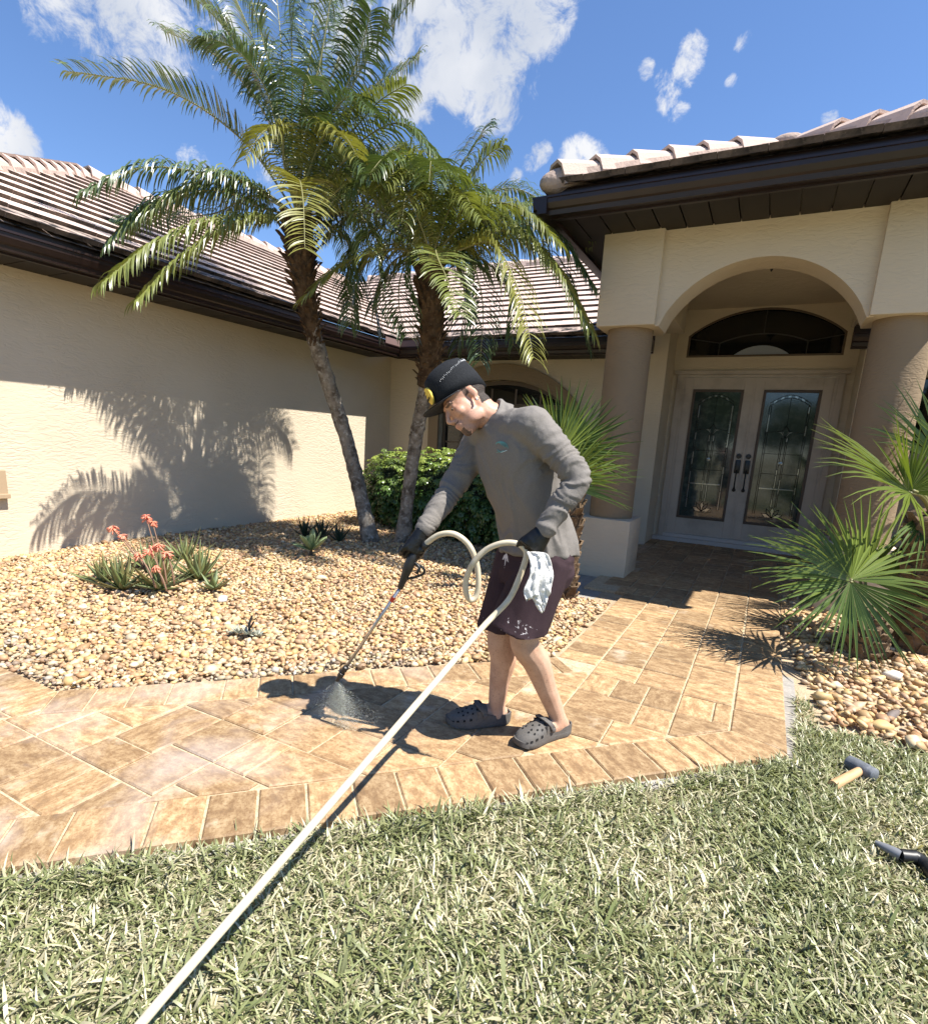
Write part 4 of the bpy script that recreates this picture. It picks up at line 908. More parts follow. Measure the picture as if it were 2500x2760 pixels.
# ------------------------------------------------------------------ feathery date palms
def date_palm(label, base, trunk_pts, heart, rtrunk, fronds, extra, seed, boot_r, boot_a):
    tr = thing('palm_tree', label, 'palm tree', base)
    path = [base]+trunk_pts+[heart]
    b, P = knobby_trunk(path, *rtrunk, seed); tk = b.build('trunk', M_TRUNK, tr, smooth=True)
    boots(tr, P, boot_a, 1.0, boot_r[0], boot_r[1], seed, 150).build('leaf_bases', M_BOOT, tr, kind='stuff')
    for i, fr in enumerate(fronds):
        pts, mi, kw = fr; add_frond(tr, pts, mi=mi, seed=seed*100+i, **kw)
    r = random.Random(seed)
    for i in range(extra[0]):
        az = i*2.399+r.uniform(-.3, .3)
        if math.cos(az)*-RIGHT[0]+math.sin(az)*-RIGHT[1] > extra[4]: continue
        el = math.radians(r.uniform(*extra[1])); l = r.uniform(*extra[2]); o = np.array((math.cos(az), math.sin(az), 0)); h = np.array(heart)+np.array((0, 0, r.uniform(-.12, .12)))+o*.05
        p1 = h+(o*math.cos(el)+np.array((0, 0, math.sin(el))))*l*.4; p2 = p1+(o*math.cos(el*.5)+np.array((0, 0, math.sin(el)*.45)))*l*.35; p3 = p2+(o*.75+np.array((0, 0, -.35-.3*math.cos(el))))*l*.3
        add_frond(tr, [h, p1, p2, p3], mi=extra[3][i % len(extra[3])], seed=seed*1000+i, nl=int(26+l*24), llen=.33)
    return tr
T1 = 5.2
h1 = pyl(800, 585, 4.42); base1 = gz(1000, 1462, .04); T1 = (h1-CAM)@FWD
def F1(pts, t0=0, t1=0, mi=0, **kw):
    n = len(pts); return (dd([(585, 425)]+pts, [T1+(t0+(t1-t0)*i/n) for i in range(n+1)]), mi, kw)
fr1 = [F1([(500, 300), (400, 215), (290, 165), (132, 140)], 0, -.7, 0, vee=.55, droop=.45),
       F1([(545, 270), (480, 165), (410, 100), (318, 58)], 0, .35, 0, vee=.5), F1([(540, 250), (480, 110), (420, 30), (340, -40)], 0, -.2, 0, vee=.5),
       F1([(550, 250), (510, 110), (470, 10), (430, -70)], 0, .3, 0), F1([(555, 260), (525, 110), (495, 0), (470, -90)], -.1, -.6, 0), F1([(565, 250), (555, 110), (545, 0), (530, -100)], 0, .4, 0),
       F1([(575, 260), (575, 120), (570, 0), (565, -110)], -.1, -.5, 0), F1([(590, 250), (610, 110), (620, 0), (625, -110)], 0, .35, 0), F1([(595, 260), (630, 120), (650, 0), (665, -90)], -.1, -.5, 0),
       F1([(605, 260), (660, 130), (690, 20), (705, -70)], 0, .5, 0), F1([(615, 280), (680, 190), (740, 90), (820, -12)], 0, -.1, 0, vee=.5), F1([(620, 300), (670, 240), (735, 180), (826, 108)], 0, .3, 0, vee=.35),
       F1([(640, 310), (700, 250), (745, 200), (800, 165)], -.1, -.7, 1), F1([(540, 230), (510, 150), (460, 95), (400, 70)], -.2, -.8, 0), F1([(640, 250), (690, 150), (715, 80), (730, 20)], -.2, -.8, 0),
       F1([(560, 330), (555, 260), (520, 258), (480, 315)], -.35, -1.0, 2, llen=.32), F1([(610, 330), (640, 265), (675, 265), (705, 310)], -.35, -1.0, 2, llen=.32), F1([(585, 370), (590, 355), (597, 400), (600, 490)], -.45, -1.15, 2, llen=.33, droop=.3),
       F1([(500, 365), (400, 340), (280, 330), (165, 380)], -.1, -.9, 0, vee=.5, droop=1.2), F1([(500, 370), (430, 345), (340, 385), (250, 450)], -.2, -.55, 1, droop=1.2), F1([(520, 410), (430, 375), (300, 395), (212, 480)], 0, -.6, 0, droop=1.2),
       F1([(530, 425), (460, 440), (350, 510), (270, 590)], -.3, -.9, 1, droop=.9, vee=.25), F1([(530, 425), (430, 430), (300, 480), (205, 555)], -.2, -1.1, 1, droop=1.2), F1([(500, 385), (420, 420), (300, 430), (225, 440)], .2, .6, 0),
       F1([(650, 390), (720, 340), (800, 340), (870, 400)], .1, .5, 0), F1([(650, 400), (720, 380), (780, 420), (810, 510)], .0, .3, 0), F1([(640, 420), (700, 420), (740, 470), (760, 560)], .0, .2, 0), F1([(640, 370), (700, 320), (770, 290), (850, 300)], .3, .9, 0),
       F1([(640, 395), (690, 360), (720, 420), (725, 500)], -.3, -.8, 1), F1([(640, 440), (680, 470), (690, 530), (690, 600)], .2, .4, 0)]
p1t = [base1+(h1-base1)*.33+np.array((.16, .12, 0.0)), base1+(h1-base1)*.66+np.array((.12, .1, 0))]
p1t = [pyl(938, 1200, 5.15), pyl(840, 880, 4.62)]
date_palm('tall feathery date palm leaning towards the lawn, trunk by the tiled wing', base1, p1t, h1, (.078, .07), fr1, (26, (0, 80), (1.2, 1.7), (0, 0, 0, 1), .1), 1, (.075, .16), .62)
h2 = pyl(1160, 705, 4.95); T2 = (h2-CAM)@FWD; base2 = gz(1082, 1468, .03)
def F2(pts, t0=0, t1=0, mi=0, **kw):
    n = len(pts); return (dd([(848, 515)]+pts, [T2+(t0+(t1-t0)*i/n) for i in range(n+1)]), mi, kw)
fr2 = [F2([(840, 420), (820, 340), (790, 300), (745, 320)], -.1, -.4, 1), F2([(865, 430), (895, 350), (930, 290), (955, 250)], 0, .2, 0, vee=.4), F2([(870, 440), (915, 370), (955, 310), (990, 285)], 0, -.2, 1), F2([(850, 420), (850, 350), (870, 330), (905, 345)], -.3, -.8, 1),
       F2([(840, 440), (815, 360), (780, 330), (740, 390)], -.3, -.8, 1), F2([(838, 470), (810, 400), (800, 380), (790, 440)], -.35, -.9, 1, llen=.32), F2([(865, 460), (890, 400), (910, 380), (930, 410)], -.3, -.8, 1, llen=.32),
       F2([(920, 455), (1000, 420), (1080, 400), (1155, 465)], 0, .1, 1, droop=1.1), F2([(920, 470), (1010, 440), (1100, 470), (1165, 560)], -.1, -.2, 0, droop=1.1), F2([(920, 475), (1010, 455), (1090, 520), (1165, 655)], -.25, -.6, 1, droop=1.1),
       F2([(910, 490), (970, 480), (1020, 570), (1050, 705)], -.35, -.8, 2, droop=.6), F2([(920, 480), (1020, 470), (1110, 540), (1160, 690)], .1, .4, 0), F2([(900, 500), (950, 510), (1000, 570), (1010, 680)], .1, .3, 0), F2([(900, 505), (930, 520), (950, 600), (945, 710)], -.2, -.4, 0),
       F2([(855, 490), (862, 510), (880, 550), (905, 620)], -.5, -1.0, 1, droop=.3, llen=.33), F2([(790, 490), (720, 500), (660, 530), (600, 585)], -.2, -.5, 1, droop=.4, vee=.2), F2([(790, 480), (730, 500), (700, 570), (690, 640)], .1, .2, 0), F2([(800, 500), (760, 530), (740, 590), (745, 660)], .3, .6, 0),
       F2([(800, 460), (740, 420), (690, 420), (640, 460)], .1, .4, 0), F2([(810, 440), (760, 370), (700, 350), (640, 380)], .3, .8, 0), F2([(800, 470), (740, 450), (700, 490), (680, 560)], -.1, -.2, 0), F2([(890, 440), (950, 390), (1010, 370), (1080, 400)], .3, .7, 0),
       F2([(900, 450), (970, 400), (1040, 420), (1100, 480)], -.3, -.7, 1), F2([(880, 500), (905, 540), (915, 600), (900, 690)], .2, .4, 0), F2([(820, 500), (790, 540), (785, 600), (800, 660)], -.2, -.4, 0)]
date_palm('shorter feathery date palm with shaggy bark in front of the shrub', base2, [pyl(1118, 1200, 5.35), pyl(1160, 960, 5.12)], h2, (.068, .066), fr2, (16, (15, 80), (.9, 1.4), (0, 0, 1), .7), 2, (.10, .15), .56)
# ------------------------------------------------------------------ fan palms
M_FAN = mat('fan_leaf', rough=.38, spec=.5, trans=.28, obj_rand=[(.13, .185, .035), (.17, .22, .04), (.15, .20, .036)])
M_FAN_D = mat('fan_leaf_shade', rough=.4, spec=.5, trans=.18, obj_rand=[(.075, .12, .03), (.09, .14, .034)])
def cv(a, b, c=0.0):
    """vector from camera-plane components: right, up, towards the viewer"""
    return RIGHT*a+UP*b-FWD*c
def fan_leaf(tree, heart, hub, axis, normal, L_, spread=150, n=34, seed=0, m=None, free=.40, sag=.30, cone=.16):
    r = random.Random(seed); A = np.array(axis, float); A /= np.linalg.norm(A); Nn = np.array(normal, float); Nn -= A*(Nn@A); Nn /= np.linalg.norm(Nn); S = np.cross(Nn, A)
    hub = np.array(hub, float); b = MB(); g = np.array((0, 0, -1.0)); dth = math.radians(2*spread/n)
    for i in range(n):
        th = math.radians(-spread+2*spread*(i+.5)/n)+r.uniform(-.028, .028); d = A*math.cos(th)+S*math.sin(th)+Nn*cone; d /= np.linalg.norm(d); s = -A*math.sin(th)+S*math.cos(th)
        l = L_*(1-.22*(abs(th)/math.pi)**1.5)*r.uniform(.86, 1.06); p = hub.copy(); cd = d.copy(); vs_ = []; steps = (0.02, .22, .40, .62, .83, 1.0); prev = 0; tipsag = sag*r.uniform(.5, 1.7)
        fl = r.uniform(-.22, .22)
        for k, q in enumerate(steps):
            if q > .35: cd = cd+g*tipsag*(q-.32)*.62+Nn*fl*.3; cd /= np.linalg.norm(cd)
            p = p+cd*l*(q-prev); prev = q
            w = math.tan(dth/2)*l*min(q, free)*1.02*(1 if q <= free else max(.03, (1-q)/(1-free))**.8); s2 = s-cd*(s@cd); s2 /= np.linalg.norm(s2); nn = np.cross(s2, cd); ridge = nn*w*.95
            vs_ += [p-s2*w-ridge*.5, p+ridge*.5, p+s2*w-ridge*.5]
        b.add(vs_, [f for k in range(5) for f in ((3*k, 3*k+1, 3*k+4, 3*k+3), (3*k+1, 3*k+2, 3*k+5, 3*k+4))])
    o = b.build('frond', m or M_FAN, tree, smooth=False, fix=False)
    P = spline([heart, (np.array(heart)+hub)/2+np.array((0, 0, .04)), hub], 10); t = MB().tube(P, list(np.linspace(.016, .008, 10)), 6); t.build('petiole', M_RACHIS, tree, smooth=True)
    return o
M_FTRUNK = mat('fan_trunk', (.19, .135, .085), .95, noise=[(8, (.10, .065, .04), .4, .62), (40, (.32, .25, .17), .55, .8)], bump=[(30, .8)], bump_dist=.02, spec=.1)
def fan_trunk(tree, base, top, r0, r1, seed, n=70):
    r = random.Random(seed); P = spline([base, (np.array(base)+np.array(top))/2, top], 40)
    MB().tube(P, list(np.linspace(r0, r1, 40)), 16).build('trunk', M_FTRUNK, tree, smooth=True)
    m = MB()
    for k in range(n):
        t = (k+.5)/n; p = V(P[int(t*39)]); an = k*2.399; rad = r0+(r1-r0)*t; o = Vector((math.cos(an), math.sin(an), 0)); s = Vector((-o.y, o.x, 0)); up = Vector((0, 0, 1)); w = r.uniform(.035, .06); l = r.uniform(.06, .10); lift = r.uniform(.02, .05)
        a = p+o*rad*.96-up*l*.5; bq = p+o*(rad+lift)+up*l*.5
        m.add([a-s*w, a+s*w, bq+s*w*.55, bq-s*w*.55, a-s*w-o*.02, a+s*w-o*.02, bq+s*w*.5-o*.02, bq-s*w*.5-o*.02], [(0, 1, 2, 3), (0, 3, 7, 4), (1, 5, 6, 2), (3, 2, 6, 7)])
    m.build('leaf_bases', M_FTRUNK, tree, kind='stuff')
# behind the worker
fb = gz(1515, 1605); tf = (fb-CAM)@FWD
FL = thing('fan_palm', 'bright fan palm with spiky leaves beside the left portico column', 'fan palm', fb)
fh = at(1535, 1330, tf-.25); fan_trunk(FL, fb, fh, .105, .10, 4)
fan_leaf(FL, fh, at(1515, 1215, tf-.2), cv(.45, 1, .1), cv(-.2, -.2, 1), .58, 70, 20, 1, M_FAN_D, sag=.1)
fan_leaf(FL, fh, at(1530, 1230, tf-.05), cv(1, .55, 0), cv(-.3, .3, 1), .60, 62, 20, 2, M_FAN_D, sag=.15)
fan_leaf(FL, fh, at(1500, 1235, tf-.45), cv(-.10, 1, .1), cv(.3, -.1, 1), .52, 62, 20, 3, M_FAN, sag=.15)
fan_leaf(FL, fh, at(1525, 1290, tf-.4), cv(.75, .75, .2), cv(-.4, .2, 1), .50, 60, 20, 4, M_FAN, sag=.2)
fan_leaf(FL, fh, at(1530, 1310, tf-.35), cv(1, .02, .1), cv(-.1, .7, 1), .56, 42, 16, 5, M_FAN, sag=.2)
fan_leaf(FL, fh, at(1470, 1260, tf-.1), cv(-1, .5, 0), cv(.2, .2, 1), .5, 60, 20, 6, M_FAN, sag=.3)
fan_leaf(FL, fh, at(1520, 1250, tf+.15), cv(.2, .8, -1), cv(0, 1, .3), .6, 80, 24, 7, M_FAN_D)
# right: low palm in front
gb = gz(2335, 1765); tg = (gb-CAM)@FWD
FR = thing('fan_palm', 'low fan palm with broad drooping leaves over the walkway edge', 'fan palm', gb)
gh = at(2325, 1640, tg); fan_trunk(FR, gb, gh, .12, .10, 5, 40)
hub = at(2293, 1563, tg-.32)
fan_leaf(FR, gh, hub, cv(-.05, .74, -.66), cv(0, .66, .74), .64, 112, 38, 11, M_FAN, sag=.34, cone=.10)
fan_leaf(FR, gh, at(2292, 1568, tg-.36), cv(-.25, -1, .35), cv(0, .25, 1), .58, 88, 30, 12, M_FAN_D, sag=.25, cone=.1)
fan_leaf(FR, gh, at(2330, 1560, tg+.1), cv(.9, .6, -.2), cv(-.2, .6, 1), .70, 80, 28, 13, M_FAN)
fan_leaf(FR, gh, at(2310, 1550, tg+.3), cv(-.3, .8, -1), cv(0, 1, .5), .65, 90, 28, 14, M_FAN)
# right: taller palm by the column
kb = gz(2465, 1742); tk_ = (kb-CAM)@FWD
FK = thing('fan_palm', 'taller fan palm with thick trunk beside the right portico column', 'fan palm', kb)
kh = at(2510, 1385, tk_-.35); fan_trunk(FK, kb, kh, .17, .12, 6, 90)
hubk = at(2452, 1328, tk_-.55)
fan_leaf(FK, kh, hubk, cv(-1, .18, .25), cv(.12, .8, .85), .72, 58, 30, 21, M_FAN, sag=.33)
fan_leaf(FK, kh, at(2460, 1322, tk_-.55), cv(-.62, .75, .2), cv(.6, .55, .6), .50, 26, 10, 22, M_FAN, sag=.1)
fan_leaf(FK, kh, at(2448, 1326, tk_-.5), cv(.7, .8, .2), cv(-.2, .3, 1), .40, 70, 22, 23, M_FAN, sag=.2)
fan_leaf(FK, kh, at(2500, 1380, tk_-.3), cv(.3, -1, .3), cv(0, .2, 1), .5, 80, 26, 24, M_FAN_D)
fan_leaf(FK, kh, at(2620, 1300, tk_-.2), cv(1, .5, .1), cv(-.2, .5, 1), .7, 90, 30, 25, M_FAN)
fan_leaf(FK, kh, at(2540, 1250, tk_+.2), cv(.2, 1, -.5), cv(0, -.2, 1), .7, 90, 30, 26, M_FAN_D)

# ------------------------------------------------------------------ schefflera shrub
M_SHRUB = mat('shrub_leaf', tint=True, rough=.30, spec=.5, trans=.15)
def shrub_mesh(blobs, n, seed, core=.80):
    rs = np.random.default_rng(seed); Vv, Ff, Cc = [], [], []; cnt = 0
    vol = np.array([b[3]*b[4]*b[5] for b in blobs])**(2/3); vol /= vol.sum()
    for i in range(n):
        cx, cy, cz, rx, ry, rz = blobs[rs.choice(len(blobs), p=vol)]
        d = rs.normal(size=3); d /= np.linalg.norm(d); rr = rs.uniform(.72, 1.03) if rs.random() < .85 else rs.uniform(.3, .75)
        c = np.array((cx, cy, cz))+d*np.array((rx, ry, rz))*rr
        if c[2] < .03: continue
        nrm = d*.7+np.array((0, 0, .75))+rs.normal(size=3)*.28; nrm /= np.linalg.norm(nrm); a = np.cross(nrm, rs.normal(size=3)); a /= np.linalg.norm(a); b = np.cross(nrm, a)
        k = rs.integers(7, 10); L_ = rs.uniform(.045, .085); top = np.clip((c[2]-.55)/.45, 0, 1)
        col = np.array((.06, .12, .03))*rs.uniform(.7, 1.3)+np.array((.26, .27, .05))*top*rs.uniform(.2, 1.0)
        for j in range(k):
            th = 2*np.pi*j/k+rs.uniform(-.1, .1); dr = a*np.cos(th)+b*np.sin(th); sd = np.cross(nrm, dr); tipd = dr*.93-nrm*.35
            w = L_*.19; p0 = c; p1 = c+dr*L_*.5+nrm*.004; p2 = c+tipd*L_
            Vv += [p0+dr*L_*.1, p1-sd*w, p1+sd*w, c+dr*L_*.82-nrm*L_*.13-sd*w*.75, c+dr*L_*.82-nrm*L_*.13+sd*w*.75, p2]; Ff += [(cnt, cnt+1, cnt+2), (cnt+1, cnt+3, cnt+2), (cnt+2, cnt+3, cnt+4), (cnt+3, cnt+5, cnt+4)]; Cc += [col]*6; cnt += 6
    return np.array(Vv), np.array(Ff), np.array(Cc)
sb = gz(1150, 1430, .03)
SH = thing('shrub', 'dense rounded green shrub with whorled glossy leaves under the arched window', 'shrub', (-4.0, 6.45, .02))
sblobs = [(-4.35, 6.45, .55, .62, .50, .58), (-3.7, 6.4, .60, .62, .52, .55), (-3.05, 6.25, .48, .6, .5, .50), (-2.45, 6.05, .42, .5, .45, .45), (-4.2, 6.6, .35, .75, .5, .42), (-3.0, 6.4, .3, .8, .5, .35)]
v, f, c = shrub_mesh(sblobs, 4200, 3)
me = np_mesh('crown', v-np.array((-4.0, 6.45, .02)), f, M_SHRUB, True, c); link('crown', me, SH)
M_STEM = mat('shrub_stem', (.07, .05, .03), .9)
st = MB()
for i in range(14):
    a = np.array((rnd.uniform(-4.5, -2.4), rnd.uniform(6.1, 6.6), -.02)); st.tube(spline([a, a+np.array((rnd.uniform(-.1, .1), rnd.uniform(-.1, .1), .3)), a+np.array((rnd.uniform(-.2, .2), rnd.uniform(-.2, .2), .65))], 8), .012, 6)
st.build('stems', M_STEM, SH, kind='stuff')
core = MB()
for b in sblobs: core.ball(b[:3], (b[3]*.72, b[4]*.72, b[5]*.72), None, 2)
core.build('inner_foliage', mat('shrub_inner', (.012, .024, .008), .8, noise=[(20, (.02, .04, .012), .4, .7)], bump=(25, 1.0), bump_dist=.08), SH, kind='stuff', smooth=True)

# ------------------------------------------------------------------ succulents in the bed
def blade_leaf(L_, W_, curve, fold=.35, n=7, thick=.25, wprof=None):
    """fleshy leaf along +Y rising to +Z, closed cross-section; local coordinates"""
    R = []; ang = curve[0]; p = Vector((0, 0, 0)); seg = L_/(n-1)
    for i in range(n):
        t = i/(n-1); w = W_*(wprof(t) if wprof else (.75+.5*math.sin(math.pi*min(1, t*1.2+.08)))*(1-t**2.2))+.0006
        tdir = Vector((0, math.cos(ang), math.sin(ang))); nrm = Vector((0, -math.sin(ang), math.cos(ang)))
        R.append([p+Vector((-w, 0, 0))+nrm*w*fold, p+Vector((-w*.5, 0, 0))-nrm*w*thick*.2, p-nrm*w*thick, p+Vector((w*.5, 0, 0))-nrm*w*thick*.2, p+Vector((w, 0, 0))+nrm*w*fold, p+nrm*w*.12])
        p = p+tdir*seg; ang += curve[1]/(n-1)
    return MB().rings(R, True)
def rosette(parent, c, nleaf, L_, W_, el, mats, seed, curve=.5, wprof=None, name='leaf', fold=.35):
    r = random.Random(seed); shared = {}
    for v_ in range(4):
        m = mats[v_ % len(mats)]; b = blade_leaf(L_*(1-.06*v_), W_, (0, curve*(1-.3*v_)), fold=fold, wprof=wprof); shared[v_] = b.mesh(name, m, smooth=True)
    for i in range(nleaf):
        t = (i+.5)/nleaf; az = i*2.399+r.uniform(-.25, .25); e = math.radians(el[0]+(el[1]-el[0])*t+r.uniform(-7, 7)); s = r.uniform(.8, 1.12)*(1.0-.25*t)
        M = Matrix.Translation(V(c)) @ Matrix.Rotation(az, 4, 'Z') @ Matrix.Rotation(e, 4, 'X') @ Matrix.Rotation(r.uniform(-.35, .35), 4, 'Y') @ Matrix.Scale(s, 4) @ Matrix.Translation((0, .012, 0))
        link(name, shared[r.randrange(4)], parent, M)
A1 = mat('aloe_leaf_a', (.13, .165, .06), .45, spec=.4, noise=[(5, (.22, .20, .07), .45, .75), (22, (.10, .12, .05), .5, .8)])
A2 = mat('aloe_leaf_b', (.16, .15, .055), .5, spec=.4, noise=[(6, (.24, .14, .06), .5, .75)])
A3 = mat('aloe_leaf_c', (.17, .21, .10), .45, spec=.4, noise=[(8, (.24, .26, .13), .5, .75)])
ab = gz(440, 1600, .03); AL = thing('aloe', 'large clump of spiky aloe with coral orange flower heads', 'aloe', ab)
for k, (u, v, L_, nl, sd) in enumerate(((330, 1590, .36, 26, 1), (430, 1590, .42, 34, 2), (535, 1565, .38, 34, 3), (400, 1540, .36, 22, 5), (500, 1520, .38, 24, 6), (280, 1570, .28, 18, 7), (575, 1590, .22, 12, 8))):
    rosette(AL, bz(gz(u, v, .03)) if False else gz(u, v, .035), nl, L_, .021, (12, 82), (A1, A2, A3, A1), 40+sd, curve=.55)
M_FLOW = mat('aloe_flower', obj_rand=[(.68, .20, .12), (.72, .26, .16), (.66, .23, .15)], rough=.5, noise=[(30, (.72, .42, .18), .55, .8)]); M_STALK = mat('aloe_stalk', (.20, .11, .065), .6)
for k, (bu, bv, u, v, s) in enumerate(((395, 1500, 305, 1420, 1.0), (400, 1500, 330, 1440, .8), (430, 1510, 395, 1390, .9), (440, 1500, 412, 1405, .8), (440, 1530, 405, 1475, 1.2), (450, 1530, 428, 1467, 1.0), (470, 1530, 450, 1487, 1.0), (420, 1540, 375, 1490, .9), (450, 1550, 420, 1525, .8))):
    t = (gz(bu, bv+60, .1)-CAM)@FWD; p0 = at(bu, bv+45, t); p1 = at(u, v+8, t)
    b = MB().tube(spline([p0, (p0+p1)/2+np.array((.01, 0, .02)), p1], 8), [.006]*5+[.004]*3, 6); b.build('flower_stalk', M_STALK, AL, smooth=True)
    fl = MB(); r = random.Random(90+k)
    for j in range(26):
        az = r.uniform(0, 6.28); e = r.uniform(-.5, .5); d = Vector((math.cos(az)*math.cos(e), math.sin(az)*math.cos(e), math.sin(e)-.35)).normalized(); o = V(p1)+Vector((0, 0, r.uniform(-.008, .03)*s))
        fl.tube([o, o+d*.022*s, o+d*.044*s+Vector((0, 0, -.008))], [.0028*s, .0052*s, .0035*s], 5)
    fl.build('flower_head', M_FLOW, AL, smooth=True)
gp = at(0, 0, 1)
nb = gz(838, 1500, .05); NG = thing('agave', 'pale green broad leaved young agave on a short stem', 'agave', nb)
G1 = mat('agave_leaf', (.22, .29, .13), .5, spec=.35, noise=[(7, (.30, .36, .19), .45, .75)])
MB().tube([nb, nb+np.array((0, 0, .07))], [.016, .014], 8).build('stem', M_STEM, NG)
rosette(NG, nb+np.array((0, 0, .065)), 9, .27, .036, (18, 75), (G1,), 61, curve=.35, wprof=lambda t: .35+1.0*math.sin(math.pi*min(1, .12+t*.78))**1.2 if t < .98 else .02, fold=.25)
db = gz(860, 1455, .05); DK = thing('snake_plant', 'dark upright spiky plant behind the pale agave', 'plant', db)
G2 = mat('dark_blade', (.030, .050, .028), .45, spec=.4, noise=[(12, (.05, .075, .04), .5, .8)])
for dx, dy, n, L_, sd in ((-.22, 0, 14, .36, 71), (.0, .05, 18, .36, 72), (.25, .05, 16, .33, 73), (.1, -.12, 10, .24, 74)): rosette(DK, db+np.array((dx, dy, -.01)), n, L_, .017, (35, 88), (G2,), sd, curve=.25)
sb_ = gz(662, 1715, .0); SU = thing('succulent', 'small grey green succulent with a dark stalk among the pebbles', 'succulent', sb_)
G3 = mat('grey_leaf', (.32, .33, .26), .6, noise=[(9, (.22, .23, .18), .45, .7)])
for dx, dy, n, L_, sd in ((-.05, -.02, 12, .07, 81), (.03, .0, 14, .085, 82), (.085, .02, 10, .06, 83)): rosette(SU, sb_+np.array((dx, dy, .012)), n, L_, .011, (8, 60), (G3,), sd, curve=.5)
MB().tube([sb_+np.array((.03, 0, .01)), sb_+np.array((.035, .0, .09)), sb_+np.array((.05, .01, .14))], [.009, .008, .006], 7).tube([sb_+np.array((.04, 0, .06)), sb_+np.array((.075, 0, .11))], .005, 6).build('stalk', mat('dead_stalk', (.025, .022, .02), .9), SU)
# a few stones large enough to pick out
def stone(p, r, col, label, seed, cat='stone'):
    r_ = np.random.default_rng(seed); v = ICO_V.copy(); v *= (1+.14*np.sin((v*2.3+r_.uniform(-2, 2, 3)).sum(1, keepdims=True))); v = v*np.array(r)
    a = r_.uniform(0, 3); c, s = math.cos(a), math.sin(a); v = np.stack([v[:, 0]*c-v[:, 1]*s, v[:, 0]*s+v[:, 1]*c, v[:, 2]], 1)
    m = mat('stone_%d' % seed, col, .6, noise=[(18, tuple(x*.75 for x in col), .45, .75)], spec=.3)
    o = link('river_stone', np_mesh('river_stone', v, ICO_F, m, True), None, Matrix.Translation(V(p))); tag(o, label, cat)
stone(gz(830, 1555, .055), (.048, .04, .034), (.46, .33, .19), 'round tan river stone in front of the pale agave', 1)
stone(gz(865, 1557, .05), (.052, .04, .022), (.60, .50, .34), 'flat cream river stone beside the round tan one', 2)
stone(gz(600, 1615, .03), (.045, .03, .025), (.66, .63, .58), 'white river stone near the aloe clump', 3)
stone(gz(2405, 1820, .02), (.055, .035, .03), (.62, .57, .49), 'long white stone in the bed below the fan palms', 4)
stone(gz(2375, 1957, -.0), (.06, .045, .03), (.55, .38, .17), 'orange yellow stone at the edge of the lawn', 5)
stone(gz(2405, 1928, .0), (.085, .022, .02), (.16, .13, .115), 'flat dark slate stone lying near the lawn', 6)
# ------------------------------------------------------------------ trees across the street (they show in the door and window glass)
def far_tree(seed):
    rs = np.random.default_rng(seed); n = 5200; bl = [(rs.uniform(-1.6, 1.6), rs.uniform(-1.6, 1.6), rs.uniform(2.4, 5.2), *rs.uniform(.9, 1.7, 3)) for _ in range(9)]
    b = rs.integers(0, 9, n); B = np.array(bl)[b]; d = rs.normal(size=(n, 3)); d /= np.linalg.norm(d, axis=1, keepdims=True); c = B[:, :3]+d*B[:, 3:]*rs.uniform(.6, 1.05, (n, 1))
    a = rs.normal(size=(n, 3)); a /= np.linalg.norm(a, axis=1, keepdims=True); e = np.cross(a, rs.normal(size=(n, 3))); e /= np.linalg.norm(e, axis=1, keepdims=True); s = rs.uniform(.10, .2, (n, 1))
    v = np.stack([c-a*s, c-e*s*.5, c+a*s, c+e*s*.5], 1).reshape(-1, 3); f = np.arange(4*n).reshape(-1, 4)
    return np_mesh('crown', v, f, M_TREE)
M_TREE = mat('tree_leaf', (.05, .085, .022), .5, trans=.2, noise=[(1.2, (.08, .12, .03), .4, .7)])
tm = [far_tree(s) for s in (1, 2)]; M_BARK = mat('bark', (.10, .075, .05), .9)
bt = MB().tube([(0, 0, -.1), (.1, 0, 1.5), (.0, .1, 3.2), (.2, 0, 4.8)], [.22, .17, .12, .05], 10).tube([(.05, 0, 2), (.9, .3, 3.6)], [.1, .04], 8).tube([(.05, 0, 2.2), (-.9, -.2, 3.9)], [.1, .04], 8).mesh('trunk', M_BARK, smooth=True)
for i, (x, y) in enumerate(((-15, -25), (-9.5, -28), (-4, -26), (1.5, -29), (6.5, -26.5), (12, -28), (18, -25), (-21, -27))):
    t = thing('street_tree', 'leafy green tree across the street, mirrored in the door glass', 'tree', (x, y, -.045), 'trees across the street')
    s = Matrix.Translation((x, y, -.045)) @ Matrix.Rotation(i*1.7, 4, 'Z') @ Matrix.Scale(.85+.1*(i % 3), 4)
    link('trunk', bt, t, s); link('crown', tm[i % 2], t, s)
# ------------------------------------------------------------------ person
def fuse(b, voxel, smooth=4, factor=.5):
    """one continuous surface out of overlapping closed shapes; returns numpy verts, face list"""
    me = b.mesh('tmp', M_BLACK); o = bpy.data.objects.new('tmp', me); COL.objects.link(o)
    m = o.modifiers.new('r', 'REMESH'); m.mode = 'VOXEL'; m.voxel_size = voxel; m.adaptivity = 0
    s = o.modifiers.new('s', 'SMOOTH'); s.iterations = smooth; s.factor = factor
    dg = bpy.context.evaluated_depsgraph_get(); dg.update(); e = o.evaluated_get(dg); r = bpy.data.meshes.new_from_object(e, depsgraph=dg)
    n = len(r.vertices); v = np.empty(n*3, np.float32); r.vertices.foreach_get('co', v); nv = np.empty(n*3, np.float32); r.vertices.foreach_get('normal', nv)
    bpy.data.objects.remove(o); return r, v.reshape(-1, 3).astype(float), nv.reshape(-1, 3).astype(float)
